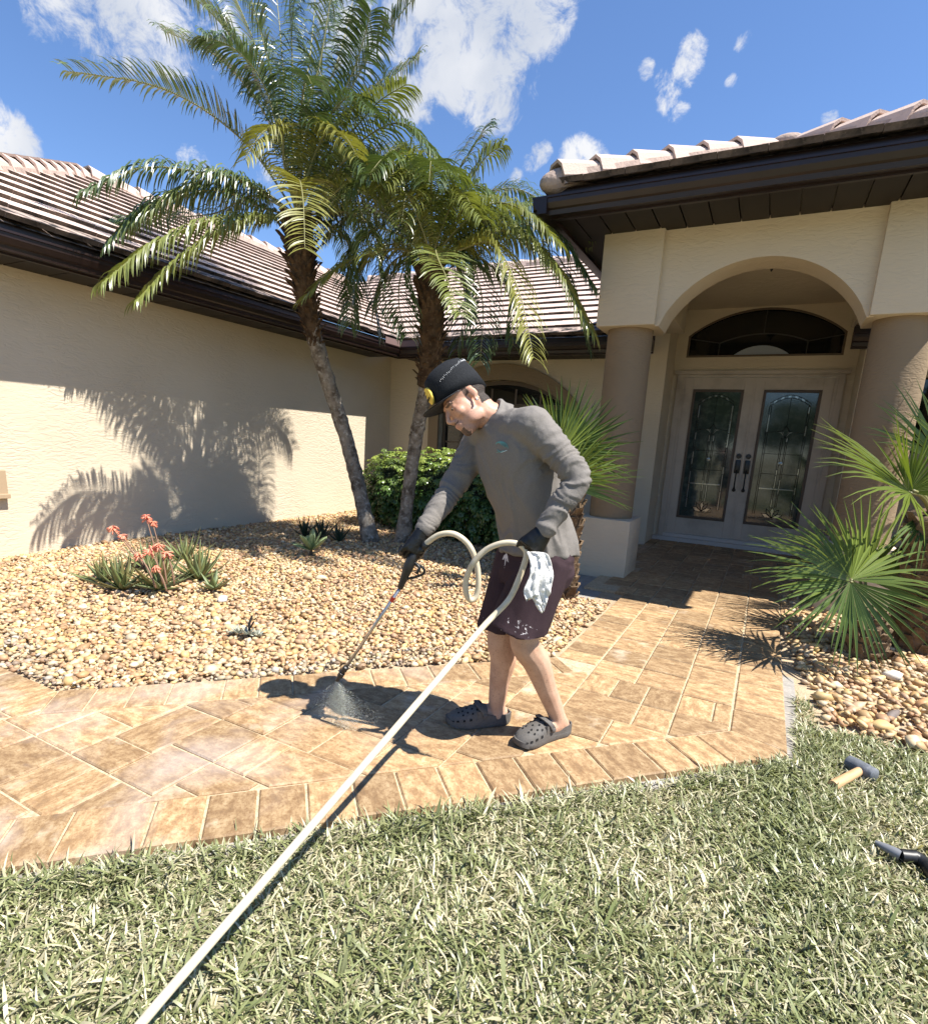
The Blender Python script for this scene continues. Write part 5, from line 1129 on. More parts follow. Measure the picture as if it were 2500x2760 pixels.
def put(r, v, name, mats, parent, smooth=True):
    org = ORG[parent.name]; r.name = name; r.materials.clear()
    for m in (mats if isinstance(mats, (list, tuple)) else [mats]): r.materials.append(m)
    r.vertices.foreach_set('co', (v-np.array(org)).astype(np.float32).ravel()); r.polygons.foreach_set('use_smooth', [smooth]*len(r.polygons)); r.update()
    return link(name, r, parent)
def limb(b, pts, rad, n=24, seg=14):
    P = spline(pts, n); R = np.interp(np.linspace(0, 1, n), np.linspace(0, 1, len(rad)), rad); b.tube(P, list(R), seg); b.ball(P[0], R[0], None, 2); b.ball(P[-1], R[-1], None, 2); return P
def unit(v): v = np.array(v, float); return v/np.linalg.norm(v)
JT = {k: hz(*v) for k, v in dict(pelvis=(1447, 1470, 2.275), waist=(1432, 1395, 2.27), chest=(1388, 1240, 2.25), neckb=(1332, 1128, 2.25), headc=(1257, 1085, 2.245),
      shL=(1436, 1150, 2.105), elL=(1553, 1292, 2.02), wrL=(1468, 1428, 1.99), hdL=(1428, 1478, 1.985), shR=(1296, 1185, 2.40), elR=(1212, 1325, 2.31), wrR=(1140, 1430, 2.19), hdR=(1116, 1490, 2.17),
      hipL=(1478, 1490, 2.205), knL=(1412, 1722, 2.185), anL=(1499, 1925, 2.27), hipR=(1404, 1480, 2.345), knR=(1350, 1718, 2.32), anR=(1338, 1898, 2.36)).items()}
feet = (gz(1300, 1950)+gz(1460, 1990))/2
MAN = thing('person', 'person in grey long sleeve shirt, dark shorts and black cap spraying the walkway', 'person', feet)
M_SKIN = mat('skin', (.52, .29, .195), .5, spec=.4, noise=[(14, (.46, .23, .15), .45, .7), (90, (.58, .35, .25), .5, .8)], bump=(120, .12), bump_dist=.003)
M_SKIN.node_tree.nodes['Principled BSDF'].inputs['Subsurface Weight'].default_value = .12; M_SKIN.node_tree.nodes['Principled BSDF'].inputs['Subsurface Radius'].default_value = (.012, .004, .002); M_SKIN.node_tree.nodes['Principled BSDF'].inputs['Subsurface Scale'].default_value = .6
M_LEGSKIN = mat('leg_skin', (.52, .325, .225), .55, spec=.3, noise=[(14, (.43, .25, .165), .45, .7), (150, (.20, .12, .08), .57, .75)], bump=(120, .12), bump_dist=.003)
M_HAIR = mat('hair', (.030, .020, .014), .7, noise=[(120, (.07, .05, .035), .5, .8)], bump=(200, .6)); M_STUB = mat('stubble', (.43, .235, .16), .6, noise=[(160, (.22, .12, .085), .52, .8)], bump=(200, .3), bump_dist=.002); M_LIP = mat('lip', (.42, .20, .16), .5)
# head frame
a_ = math.radians(38); Fv = unit(RIGHT*-math.cos(a_)*.96+UP*-math.sin(a_)*.96-FWD*.27); Uv = unit(RIGHT*-math.sin(a_)+UP*math.cos(a_)); Uv = unit(Uv-Fv*(Uv@Fv)); Lv = np.cross(Uv, Fv); Lv = -Lv if Lv@FWD > 0 else Lv
HM = Matrix(((Lv[0], Fv[0], Uv[0], JT['headc'][0]), (Lv[1], Fv[1], Uv[1], JT['headc'][1]), (Lv[2], Fv[2], Uv[2], JT['headc'][2]), (0, 0, 0, 1))) @ Matrix.Scale(.95, 4)
HI = HM.inverted()
hb = MB()
def hball(c, r, rot=None): hb.ball(HM @ Vector(c), r, HM if rot is None else HM @ rot, 3)
hball((0, -.015, .045), (.074, .096, .085)); hball((0, .03, -.015), (.062, .060, .085)); hball((0, .03, -.065), (.052, .058, .045)); hball((0, .072, -.098), (.024, .02, .02)); hball((0, .058, -.085), (.036, .036, .03))
hball((0, .078, .028), (.046, .017, .012)); hball((0, .086, -.058), (.026, .014, .022))
for s in (-1, 1):
    hball((s*.040, .062, -.022), (.022, .024, .022)); hball((s*.0095, .100, -.036), (.0085, .010, .008)); hball((s*.031, .070, .004), (.0165, .013, .012))
    hball((s*.045, .02, -.07), (.016, .04, .028)); hball((s*.074, -.012, .004), (.007, .017, .028), Matrix.Rotation(.22*-1, 4, 'X') @ Matrix.Rotation(s*.35, 4, 'Z')); hball((s*.073, -.006, -.026), (.006, .009, .012))
hb.tube([HM @ Vector(p) for p in ((0, .082, .026), (0, .100, .0), (0, .116, -.026), (0, .106, -.036))], [.0075, .008, .0095, .0085], 10)
hball((0, .097, -.056), (.019, .006, .0045)); hball((0, .095, -.066), (.016, .006, .005))
nk0 = HM @ Vector((0, -.028, -.03)); 
limb(hb, [nk0, HM @ Vector((0, -.035, -.085)), V(JT['neckb'])+Vector((0, 0, .0)), V(JT['neckb'])+(V(JT['chest'])-V(JT['neckb']))*.35], [.056, .054, .055, .045])
# torso core, arms, legs
sp = [JT['neckb'], JT['chest'], JT['waist'], JT['pelvis']]
limb(hb, sp, [.05, .11, .115, .12], 16); limb(hb, [JT['shL'], JT['elL'], JT['wrL']], [.048, .034, .022]); limb(hb, [JT['shR'], JT['elR'], JT['wrR']], [.048, .034, .022]); limb(hb, [JT['shL'], JT['shR']], [.06, .06])
def leg(hip, kn, an, back):
    k1 = kn+(an-kn)*.30+back*.020; k2 = kn+(an-kn)*.62+back*.008
    limb(hb, [hip, hip+(kn-hip)*.5, kn, k1, k2, an, an+np.array((0, 0, -.05))], [.085, .078, .060, .059, .046, .037, .037], 40)
dirL = unit((gz(1392, 2010)-gz(1540, 1965))*np.array((1, 1, 0))); dirR = unit((gz(1212, 1945)-gz(1370, 1938))*np.array((1, 1, 0)))
leg(JT['hipL'], JT['knL'], JT['anL'], -dirL*.6-np.array(FH)*0); leg(JT['hipR'], JT['knR'], JT['anR'], -dirR*.8)
CL_LIFT = .012
soleL = gz(1466, 1993); soleR = gz(1291, 1948)
hL = soleL-dirL*.145; hR = soleR-dirR*.145         # heel points on the ground
for an, h0, d in ((JT['anL'], hL, dirL), (JT['anR'], hR, dirR)):
    z = np.array((0, 0, 1.0)); limb(hb, [h0+d*.045+z*.052, h0+d*.10+z*.055, h0+d*.19+z*.048, h0+d*.25+z*.042], [.031, .036, .032, .024]); limb(hb, [an, h0+d*.06+z*.062], [.037, .036])
r, v, nn = fuse(hb, .0046, 4)
loc = (np.c_[v, np.ones(len(v))] @ np.array(HI).T)[:, :3]
r.materials.clear()
mi = np.zeros(len(r.polygons), np.int32); cen = np.array([p.center[:] for p in r.polygons]); lc = (np.c_[cen, np.ones(len(cen))] @ np.array(HI).T)[:, :3]; x, y, z = lc.T; ax = np.abs(x)
head = (z > -.16) & (np.hypot(x, y) < .2) & (z < .2)
mi[(cen[:, 2] < .75)] = 4
mi[head & (y < -.028-.25*(z+.03)*(z < 0)) & (z > -.05) & (y > -.125) & (ax < .0785)] = 1
mi[head & (y < .0) & (z > .012) & (ax < .072)] = 1; mi[head & (y >= .0) & (y < .02) & (z > .008) & (ax < .074) & (ax > .045)] = 5

st = head & (y > .0) & (z < -.035-.35*(.06-np.clip(y, 0, .06))) & (z > -.135) & (mi == 0); mi[st] = 2
mi[head & (y > .070) & (z < -.080) & (z > -.125) & (ax < .022)] = 5
mi[head & (y > .088) & (z < -.045) & (z > -.052) & (ax < .022)] = 5
mi[head & (y > .088) & (z < -.0545) & (z > -.0705) & (ax < .017)] = 3
mi[head & (y > .066) & (z > .018) & (z < .027) & (ax > .014) & (ax < .045)] = 5
r.polygons.foreach_set('material_index', mi)
body = put(r, v, 'body', [M_SKIN, M_HAIR, M_STUB, M_LIP, M_LEGSKIN, mat('short_beard', (.13, .075, .05), .75, noise=[(170, (.04, .026, .018), .45, .7)], bump=(200, .5), bump_dist=.003)], MAN)
r.polygons.foreach_set('material_index', mi)
M_EYE = mat('eye', (.55, .52, .48), .15); M_IRIS = mat('iris', (.02, .012, .008), .1)
for s in (-1, 1):
    e = MB(); e.ball(HM @ Vector((s*.031, .0755, .003)), (.0105, .0090, .0042), HM, 2); eo = e.build('eye', M_EYE, MAN, smooth=True)
    MB().ball(HM @ Vector((s*.031, .0825, .001)), (.0045, .0035, .0045), HM, 2).build('iris', M_IRIS, eo, smooth=True)
MB().ball(HM @ Vector((.079, -.004, -.032)), .0045, None, 2).build('earring', mat('silver', (.8, .8, .8), .2, metal=1), MAN, smooth=True)

# --- shirt
M_SHIRT = mat('shirt_grey', (.180, .164, .148), .85, spec=.15, noise=[(3, (.15, .136, .122), .4, .7), (260, (.21, .192, .175), .45, .75)], bump=[(34, .6), (420, .25)], bump_dist=.006)
sb = MB()
shl = unit(JT['shL']-JT['shR'])
def ring(c, up, hw, hd, n=30, p=2.4, fshift=0):
    up = unit(up); l = unit(shl-up*(shl@up)); f = np.cross(l, up); f = f if f@(-RIGHT) > 0 else -f
    out_ = []
    for k in range(n):
        a = 2*math.pi*k/n; ca, sa = math.cos(a), math.sin(a); out_.append(V(np.array(c)+l*hw*math.copysign(abs(ca)**(2/p), ca)+f*(hd*math.copysign(abs(sa)**(2/p), sa)+fshift)))
    return out_
spn = spline([JT['neckb'], JT['chest'], JT['waist'], JT['pelvis']], 13)
hwv = [.066, .122, .172, .184, .182, .176, .170, .164, .161, .162, .166, .170, .173]; hdv = [.066, .083, .102, .114, .120, .122, .122, .121, .120, .121, .125, .130, .134]
rings_ = []
for i in range(13):
    up = spn[max(i-1, 0)]-spn[min(i+1, 12)]; c = spn[i]
    if i < 3: c = c+np.array((0, 0, -.008))
    rings_.append(ring(c, up, hwv[i], hdv[i]))
hem = JT['pelvis']+np.array((0, 0, -.018)); rings_.append(ring(hem, np.array((0, 0, 1.0)), .178, .141))
sb.rings(rings_, True)
PL = limb(sb, [JT['shL'], JT['shL']+(JT['elL']-JT['shL'])*.5+np.array((0, 0, .012)), JT['elL'], JT['elL']+(JT['wrL']-JT['elL'])*.45, JT['wrL']+(JT['elL']-JT['wrL'])*.03], [.071, .058, .0475, .044, .037], 40)
PR = limb(sb, [JT['shR'], JT['shR']+(JT['elR']-JT['shR'])*.5, JT['elR'], JT['elR']+(JT['wrR']-JT['elR'])*.5, JT['wrR']+(JT['elR']-JT['wrR'])*.05], [.075, .061, .049, .044, .037], 40)
nkd = unit(np.array(HM @ Vector((0, -.035, -.085)))-JT['neckb']); ca_ = unit(shl-nkd*(shl@nkd)); cb_ = np.cross(nkd, ca_); cc_ = JT['neckb']+nkd*.006
sb.tube([cc_+(ca_*math.cos(k*math.pi/12)*.069+cb_*math.sin(k*math.pi/12)*.069) for k in range(25)], .0095, 8)
sb.tube([JT['neckb']-nkd*.05, cc_], [.078, .068], 24)
limb(sb, [JT['neckb']+shl*.05+np.array((0, 0, -.035)), JT['shL']+np.array((0, 0, -.0))], [.055, .076], 10); limb(sb, [JT['neckb']-shl*.05+np.array((0, 0, -.035)), JT['shR']], [.055, .074], 10)
r, v, nn = fuse(sb, .0052, 10, .55)
def arm_param(v, P):
    d = np.full(len(v), 9.0); s = np.zeros(len(v)); acc = 0
    for i in range(len(P)-1):
        ab = P[i+1]-P[i]; l = np.linalg.norm(ab); t = np.clip(((v-P[i])@ab)/(l*l), 0, 1); dd_ = np.linalg.norm(v-(P[i]+t[:, None]*ab), axis=1); m = dd_ < d; d[m] = dd_[m]; s[m] = (acc+t*l)[m]; acc += l
    return d, s/acc
dL, sL = arm_param(v, PL); dR, sR = arm_param(v, PR); disp = np.zeros(len(v))
tors = np.array([1.1*(1-min(1, abs(mnoise.noise(Vector((p[0]*13+1.5*mnoise.noise(Vector(p*5)), p[1]*13, p[2]*5.0+p[0]*4))))*2.4))**1.3-.3+.6*mnoise.noise(Vector(p*6)) for p in v]); wl = (dL < .09); wr = (dR < .09)
for w, s, P, d, k in ((wl, sL, PL, dL, 0), (wr, sR, PR, dR, 5)):
    ii = np.nonzero(w)[0]
    for i in ii:
        p = v[i]; q = mnoise.noise(Vector((s[i]*(17 if k == 0 else 14)+k+(p[0]*.6-p[2])*9+1.8*mnoise.noise(Vector(p*11)), p[0]*9, p[2]*6+p[1]*5))); fold = 1.2*(1-min(1, abs(q)*2.2))**1.2-.35
        amp = .8*(.005+.0075*math.exp(-((s[i]-.52)/.20)**2)+.009*max(0, s[i]-.55))*(1 if k == 0 else .75); edge = min(1, s[i]/.18); disp[i] = amp*fold*edge
lowt = np.clip((1.05-v[:, 2])/.25, 0, 1)
disp = np.where(wl | wr, disp, tors*(.0055+.008*lowt)); v2 = v+nn*disp[:, None]
shirt = put(r, v2, 'shirt', M_SHIRT, MAN)
# logo print on the chest
lp = hz(1348, 1212, 2.0)
def on_surface(o, u, vv, off=.002):
    dg = bpy.context.evaluated_depsgraph_get(); dg.update(); Mi = o.matrix_world.inverted(); d = V(ray(u, vv)).normalized(); ok, p, n_, _ = o.ray_cast(Mi @ V(CAM), Mi.to_3x3() @ d)
    return (o.matrix_world @ p + n_*off, n_) if ok else (None, None)
bpy.context.view_layer.update()
logo = MB(); logo2 = MB()
def stroke(b, pts, w):
    q = [on_surface(shirt, *p)[0] for p in pts]
    q = [p for p in q if p is not None]
    if len(q) > 1: b.tube(q, w, 5)
for i in range(5):
    c = (1344+i*1.4, 1201+i*1.8); rr = 8+i*2.8
    stroke(logo, [(c[0]+rr*math.cos(math.radians(a)), c[1]+rr*.95*math.sin(math.radians(a))) for a in range(-150+i*6, 10, 16)], .0013)
stroke(logo, [(1340, 1212), (1345, 1215), (1350, 1220)], .0014); stroke(logo, [(1339, 1219), (1350, 1217), (1358, 1214)], .0012)
stroke(logo2, [(1351, 1219), (1356, 1217.5), (1361, 1215.5), (1366, 1213.5)], .0012)
if logo.v: logo.build('logo_mark', mat('logo_teal', (.12, .30, .28), .7), shirt)
if logo2.v: logo2.build('logo_text', mat('logo_white', (.55, .68, .72), .7), shirt)

# --- shorts
def shorts_mat():
    m = mat('shorts_cloth', (.050, .031, .036), .9, spec=.12, noise=[(5, (.036, .022, .026), .4, .7), (300, (.065, .043, .048), .5, .8)], bump=[(18, .4), (350, .3)], bump_dist=.006)
    nt = m.node_tree; b = nt.nodes['Principled BSDF']; L = nt.links.new; g = N(nt, 'ShaderNodeTexCoord'); t = N(nt, 'ShaderNodeTexNoise', i_Scale=26.0, i_Detail=4.0, i_Distortion=1.5); L(g.outputs['Object'], t.inputs['Vector'])
    t2 = N(nt, 'ShaderNodeTexNoise', i_Scale=6.0, i_Detail=1.0); L(g.outputs['Object'], t2.inputs['Vector'])
    mu = N(nt, 'ShaderNodeMath', operation='MULTIPLY'); L(t.outputs['Fac'], mu.inputs[0]); L(t2.outputs['Fac'], mu.inputs[1])
    mr = N(nt, 'ShaderNodeMapRange'); mr.inputs['From Min'].default_value = .412; mr.inputs['From Max'].default_value = .43; L(mu.outputs[0], mr.inputs['Value'])
    src = b.inputs['Base Color'].links[0].from_socket; mx = N(nt, 'ShaderNodeMix', data_type='RGBA'); L(mr.outputs[0], mx.inputs['Factor']); L(src, mx.inputs[6]); mx.inputs[7].default_value = (.62, .58, .58, 1); L(mx.outputs[2], b.inputs['Base Color']); return m
M_SHORT = shorts_mat()
pb = MB(); zz = np.array((0, 0, 1.0))
pr = [ring(JT['pelvis']+zz*.03, zz, .150, .110), ring(JT['pelvis']-zz*.03, zz, .162, .124), ring(JT['pelvis']-zz*.10, zz, .172, .138), ring((JT['hipL']+JT['hipR'])/2-zz*.13, zz, .160, .130)]
pb.rings(pr, True)
def short_leg(hip, bot, r0, r1):
    Pq = spline([hip, hip+(bot-hip)*.5, bot, bot+(bot-hip)*.22], 20); pb.tube(Pq, list(np.linspace(r0, r1, 20)), 20); pb.ball(hip, r0, None, 2)
sbL = hz(1405, 1668, 2.185); sbR = hz(1358, 1664, 2.325)
short_leg(JT['hipL']+np.array((0, 0, -.02)), sbL, .106, .122); short_leg(JT['hipR']+np.array((0, 0, -.02)), sbR, .104, .100)
r, v, nn = fuse(pb, .0055, 8, .5)
fo = np.array([mnoise.fractal(Vector((p[0]*11, p[1]*11, p[2]*3.2)), 1.0, 2.0, 3) for p in v]); low = np.clip((.72-v[:, 2])/.25, 0, 1)
v = v+nn*(fo*(.001+.009*low))[:, None]
# cut flat hems: pull everything below the hem plane up to it
for bot, sgn in ((sbL, 1), (sbR, -1)):
    m = np.linalg.norm((v-bot)[:, :2], axis=1) < .14; zc = bot[2]-.045; sel = m & (v[:, 2] < zc) & ((np.abs((v-sbL)@shl) < np.abs((v-sbR)@shl)) if sgn > 0 else (np.abs((v-sbL)@shl) >= np.abs((v-sbR)@shl))); v[sel, 2] = zc
shorts = put(r, v, 'shorts', M_SHORT, MAN)

# --- cap
M_CAP_B = mat('cap_black', (.010, .0105, .012), .85, spec=.2, noise=[(200, (.022, .022, .025), .45, .75)], bump=(300, .3), bump_dist=.003)
def cap_mat2():
    m = mat('cap_salt', (.013, .014, .016), .9, spec=.15, noise=[(220, (.028, .03, .033), .45, .75)], bump=(300, .4), bump_dist=.003)
    return m
cb = MB(); CR = []
prof = [(.030, .0865, .108, -.006), (.060, .0875, .110, -.005), (.090, .086, .108, -.003), (.120, .083, .105, -.001), (.145, .070, .092, .001), (.160, .046, .060, .0), (.166, .014, .018, .0)]
for z, rx, ry, oy in prof:
    R = []
    for k in range(40):
        a = 2*math.pi*k/40; fx, fy = math.cos(a)*rx, math.sin(a)*ry+oy; zz_ = z
        if math.sin(a) > .3 and z > .05: fy += .006*(math.sin(a)-.3)
        if z < .035: zz_ = z+.012*math.sin(a)-.018*(math.sin(a) < -.2)*abs(math.sin(a))
        R.append(HM @ Vector((fx*.965, fy*.965, zz_*1.03+.009)))
    CR.append(R)
cb.rings(CR, True)
capo = cb.build('cap', cap_mat2(), MAN, smooth=True)
bb = MB(); n = 17; top = []; botm = []
for j in range(7):
    t = j/6; rowt = []; rowb = []
    for k in range(n):
        s = -1+2*k/(n-1); x = s*.082*(1-.10*t); front = .100-.055*s*s; yv = front+t*(.092*(1-.55*abs(s)**2.6)); zv = .052-.016*s*s+.006*t-.004*t*t
        rowt.append(HM @ Vector((x, yv-.012, zv+.002))); rowb.append(HM @ Vector((x, yv-.012, zv-.002)))
    top.append(rowt); botm.append(rowb)
bb.rings([t_+b_[::-1] for t_, b_ in zip(top, botm)], True)
bb.build('brim', mat('brim_black', (.016, .0165, .018), .8, noise=[(60, (.05, .05, .052), .55, .8)], bump=(300, .3)), capo, smooth=True)
MB().ball(HM @ Vector((0, 0, .180)), (.008, .008, .004), HM, 2).build('button', M_CAP_B, capo, smooth=True)
sm = MB(); r_ = random.Random(3)
for k in range(34):
    t = k/33; a = math.radians(38-t*128); z = .098+.030*t+r_.uniform(-.003, .003); rx = np.interp(z, [.09, .12, .145], [.086, .083, .07]); ry = np.interp(z, [.09, .12, .145], [.108, .105, .092]); h_ = r_.uniform(.003, .008)*(.7+.6*t)
    p = Vector((math.cos(a)*rx*.978, math.sin(a)*ry*.978, z*1.03+.009)); sm.tube([HM @ p, HM @ (p+Vector((-.02*h_, 0, h_)))], .0009+.0007*r_.random()*t, 4)
    if t > .55: sm.tube([HM @ p, HM @ Vector((math.cos(a-.06)*rx*.978, math.sin(a-.06)*ry*.978, z*1.03+.011))], .0013, 4)
sm.build('salt_mark', mat('salt_white', (.50, .50, .50), .9), capo, kind='stuff')
# round badge on the front panel
bp = []; 
for k in range(24):
    a = 2*math.pi*k/24; x = .031*math.cos(a); z = .104+.034*math.sin(a); yv = .1185-.9*x*x/.16-.010*max(0, (z-.097))/.04
    bp.append((x, yv, z))
bg_ = MB(); c0 = HM @ Vector((0, .121, .104)); bg_.add([c0]+[HM @ Vector((p[0], p[1]+.0015, p[2])) for p in bp]+[HM @ Vector((p[0], p[1]-.006, p[2])) for p in bp], [(0, 1+k, 1+(k+1) % 24) for k in range(24)]+[(1+k, 25+k, 25+(k+1) % 24, 1+(k+1) % 24) for k in range(24)])
bdg = bg_.build('badge', mat('badge_yellow', (.72, .50, .06), .6), capo)
mk = MB()
for k in range(6):
    x = -.015+.006*k; mk.tube([HM @ Vector((x, .1225, .119)), HM @ Vector((x+.003, .1225, .125))], .0011, 4)
for k in range(7):
    x = -.018+.006*k; mk.tube([HM @ Vector((x, .123, .090)), HM @ Vector((x+.002, .123, .099))], .0012, 4)
mk.tube([HM @ Vector((-.004, .123, .106)), HM @ Vector((.006, .123, .112))], .0014, 4)
mk.build('badge_print', mat('badge_ink', (.06, .04, .01), .7), bdg)

# --- clogs
M_CLOG = mat('clog_rubber', (.105, .096, .086), .75, spec=.25, noise=[(25, (.12, .115, .11), .45, .75), (120, (.06, .058, .056), .5, .8)], bump=(150, .25), bump_dist=.003)
M_HOLE = mat('clog_hole_shade', (.006, .006, .006), .9)  # dark discs on the surface, the shade inside the holes as colour
def clog(heel, d, left, strap_fwd=True, pitch=0.0):
    d = unit(d); s = np.array((-d[1], d[0], 0)); M = Matrix(((s[0], d[0], 0, heel[0]), (s[1], d[1], 0, heel[1]), (0, 0, 1, 0.0), (0, 0, 0, 1))) @ Matrix.Rotation(pitch, 4, 'X')
    Lg = .300; cl = 1 if left else -1
    def hw(t): return float(np.interp(t, [0, .04, .12, .3, .5, .68, .82, .92, .98, 1.0], [.010, .027, .037, .0385, .043, .052, .052, .042, .022, .004]))
    def bend(t): return cl*-.010*math.sin(math.pi*t)
    def topz(t): return float(np.interp(t, [.40, .48, .58, .7, .82, .92, .98, 1.0], [.092, .098, .090, .078, .068, .056, .040, .024]))
    b = MB()
    # sole
    R = []
    for z, k, tz in ((.0, .93, 0), (.004, 1.0, 0), (.024, 1.0, 0), (.028, .97, 0)):
        o_ = []
        for i in range(48):
            a = i/48; t = (a*2 if a < .5 else 2-a*2); sd = 1 if a < .5 else -1; t = .5-.5*math.cos(math.pi*t); rise = .014*max(0, (t-.72)/.28)**2+.006*max(0, (.15-t)/.15)
            o_.append(M @ Vector((sd*hw(t)*k*1.05+bend(t), t*Lg*(1 if k > .95 else .985)+.002, z+rise)))
        R.append(o_)
    b.rings(R, True)
    # heel wall
    Ro, Ri = [], []
    W = []
    for i in range(25):
        a = i/24; t = abs(a-.5)*2*.55; sd = -1 if a < .5 else 1; t = t**1.3 if t < .1 else t; h = .028+.026+.03*max(0, (t-.3)/.25)
        x = sd*hw(max(t, .0)); W.append([M @ Vector((x*1.03+bend(t), t*Lg, .02)), M @ Vector((x*1.03+bend(t), t*Lg, h)), M @ Vector((x*.88+bend(t), t*Lg+.006, h)), M @ Vector((x*.88+bend(t), t*Lg+.006, .02))])
    b.rings(W, True)
    # toe cap: outer shell rings across
    O, I = [], []
    for t in (.40, .46, .52, .6, .68, .76, .84, .90, .95, .985, 1.0):
        w = hw(t)*1.05; h = topz(t); rowo, rowi = [], []
        for k in range(17):
            a = math.pi*k/16; ca, sa = math.cos(a), math.sin(a); x = w*math.copysign(abs(ca)**.75, ca); z = .018+(h-.018)*abs(sa)**.72
            rowo.append(M @ Vector((x+bend(t), t*Lg, z))); rowi.append(M @ Vector((x*.9+bend(t), t*Lg-.001, .018+(z-.018)*.9)))
        O.append(rowo+rowi[::-1])
    b.rings(O, True)
    co = b.build('clog', M_CLOG, MAN, auto=50)
    def surf(t, a, off=.0012):
        w = hw(t)*1.05; h = topz(t); ca, sa = math.cos(a), math.sin(a); return M @ Vector((w*math.copysign(abs(ca)**.75, ca)*(1+off/w)+bend(t), t*Lg, .018+(h-.018)*abs(sa)**.72+off))
    for t, angs in ((.56, (60, 90, 120)), (.63, (45, 75, 105, 135)), (.70, (60, 90, 120)), (.77, (50, 78, 104, 130)), (.83, (75, 105))):
        for an in angs:
            a = math.radians(an); p = surf(t, a); u_ = (surf(t+.02, a)-surf(t-.02, a)).normalized(); w_ = (surf(t, a+.08)-surf(t, a-.08)).normalized(); nn_ = u_.cross(w_).normalized()
            Q = Matrix((u_, w_, nn_)).transposed().to_4x4(); Q.translation = p; MB().lathe([(.0048, -.001), (.0048, .0007)], 8, Q).build('vent_hole', M_HOLE, co)
    for t in (.66, .76, .85, .92):
        for sg in (0, 1):
            a0 = math.radians(14 if sg == 0 else 166); p = surf(t, a0); q = [surf(t-.018, a0+.0*sg), surf(t+.018, a0), surf(t+.015, a0+(.16 if sg == 0 else -.16)), surf(t-.015, a0+(.16 if sg == 0 else -.16))]
            c_ = sum(q, Vector())/4; n2 = (q[1]-q[0]).cross(q[2]-q[0]).normalized()
            MB().add([x for x in q]+[x-n2*.002 for x in q], [(0, 1, 2, 3), (0, 4, 5, 1), (1, 5, 6, 2), (2, 6, 7, 3), (3, 7, 4, 0)]).build('vent_hole', M_HOLE, co)
    # strap, turned forward over the instep
    st_ = MB(); ro, ri = [], []
    for k in range(21):
        a = math.pi*k/20; ca, sa = math.cos(a), math.sin(a); t = .44+.11*sa; w = .048; x = w*math.copysign(abs(ca)**.8, ca); z = .060+.043*abs(sa)**.7
        ro.append([M @ Vector((x+bend(t), t*Lg-.011, z)), M @ Vector((x+bend(t), t*Lg+.011, z+.001)), M @ Vector((x*1.05+bend(t), t*Lg+.011, z+.006)), M @ Vector((x*1.05+bend(t), t*Lg-.011, z+.005))])
    st_.rings(ro, True); so_ = st_.build('strap', M_CLOG, co)
    for sg in (-1, 1):
        Q = M @ Matrix.Translation((sg*.050+bend(.44), .44*Lg, .060)) @ Matrix.Rotation(sg*math.pi/2, 4, 'Y'); MB().lathe([(.011, -.003), (.011, .003), (.007, .005), (.001, .0055)], 12, Q).build('rivet', M_CLOG, co, smooth=True)
    return co
clog(hL, dirL, True); clog(hR, dirR, False)

# --- gloved hands
M_GLOVE = mat('black_glove', (.0045, .0047, .005), .30, spec=.35, noise=[(18, (.009, .0095, .010), .5, .8)], bump=[(45, .5), (150, .2)], bump_dist=.006)
def hand(wrist, knuck, across, palm_n, curl, name, thumb_dir, scale=1.05, cuff=.018):
    """wrist, knuckle centre; across: unit from little to index finger; palm_n: unit out of the palm"""
    wrist, knuck = np.array(wrist), np.array(knuck); d = unit(knuck-wrist); across = unit(np.array(across)-d*(np.array(across)@d)); pn = unit(np.cross(d, across)); pn = pn if pn@np.array(palm_n) > 0 else -pn
    b = MB(); R = []
    for t, hw_, hd_ in ((0, .031, .026), (.35, .039, .024), (.7, .046, .022), (1.0, .046, .018)):
        c = wrist+(knuck-wrist)*t; R.append([V(c+across*hw_*math.cos(a)+pn*hd_*math.sin(a)) for a in np.linspace(0, 2*math.pi, 18, endpoint=False)])
    b.rings(R, True)
    for i, (off, L0) in enumerate(((-.033, .060), (-.011, .072), (.011, .076), (.033, .068))):
        p = knuck+across*off; ang = 0; pts = [p-d*.012]; cur = d; segs = (.46, .30, .24)
        for k, sgm in enumerate(segs):
            ang += math.radians(curl[k]+(i-1.5)*3); cur = d*math.cos(ang)+pn*math.sin(ang); p = p+cur*L0*sgm*scale; pts.append(p)
        limb(b, pts, [.0105, .0098, .0092, .0085], 12, 8)
    tb = wrist+(knuck-wrist)*.38+across*.034; t1 = tb+unit(thumb_dir)*.034+d*.012; t2 = t1+unit(np.array(thumb_dir)*.5+d*.7+pn*.6)*.028
    limb(b, [tb-across*.01, t1, t2], [.015, .0115, .0098], 12, 8)
    limb(b, [wrist-d*cuff, wrist], [.026, .029], 8)
    r, v, nn = fuse(b, .0034, 3)
    fo = np.array([mnoise.noise(Vector((p[0]*70, p[1]*70, p[2]*45))) for p in v]); return put(r, v+nn*(fo*.0012)[:, None], name, M_GLOVE, MAN)
wl_, kl_ = JT['wrL'], hz(1428, 1479, 1.975)
hand(wl_, kl_, cv(-.73, .67, .15), cv(.1, -.3, -1), (66, 84, 60), 'glove', cv(-.6, -.55, -.25))
wr_, kr_ = JT['wrR'], hz(1112, 1492, 2.165)
hand(wr_, kr_, cv(-.8, -.1, .5), cv(.3, -.3, -.8), (48, 70, 50), 'glove', cv(-.5, -.8, .2))

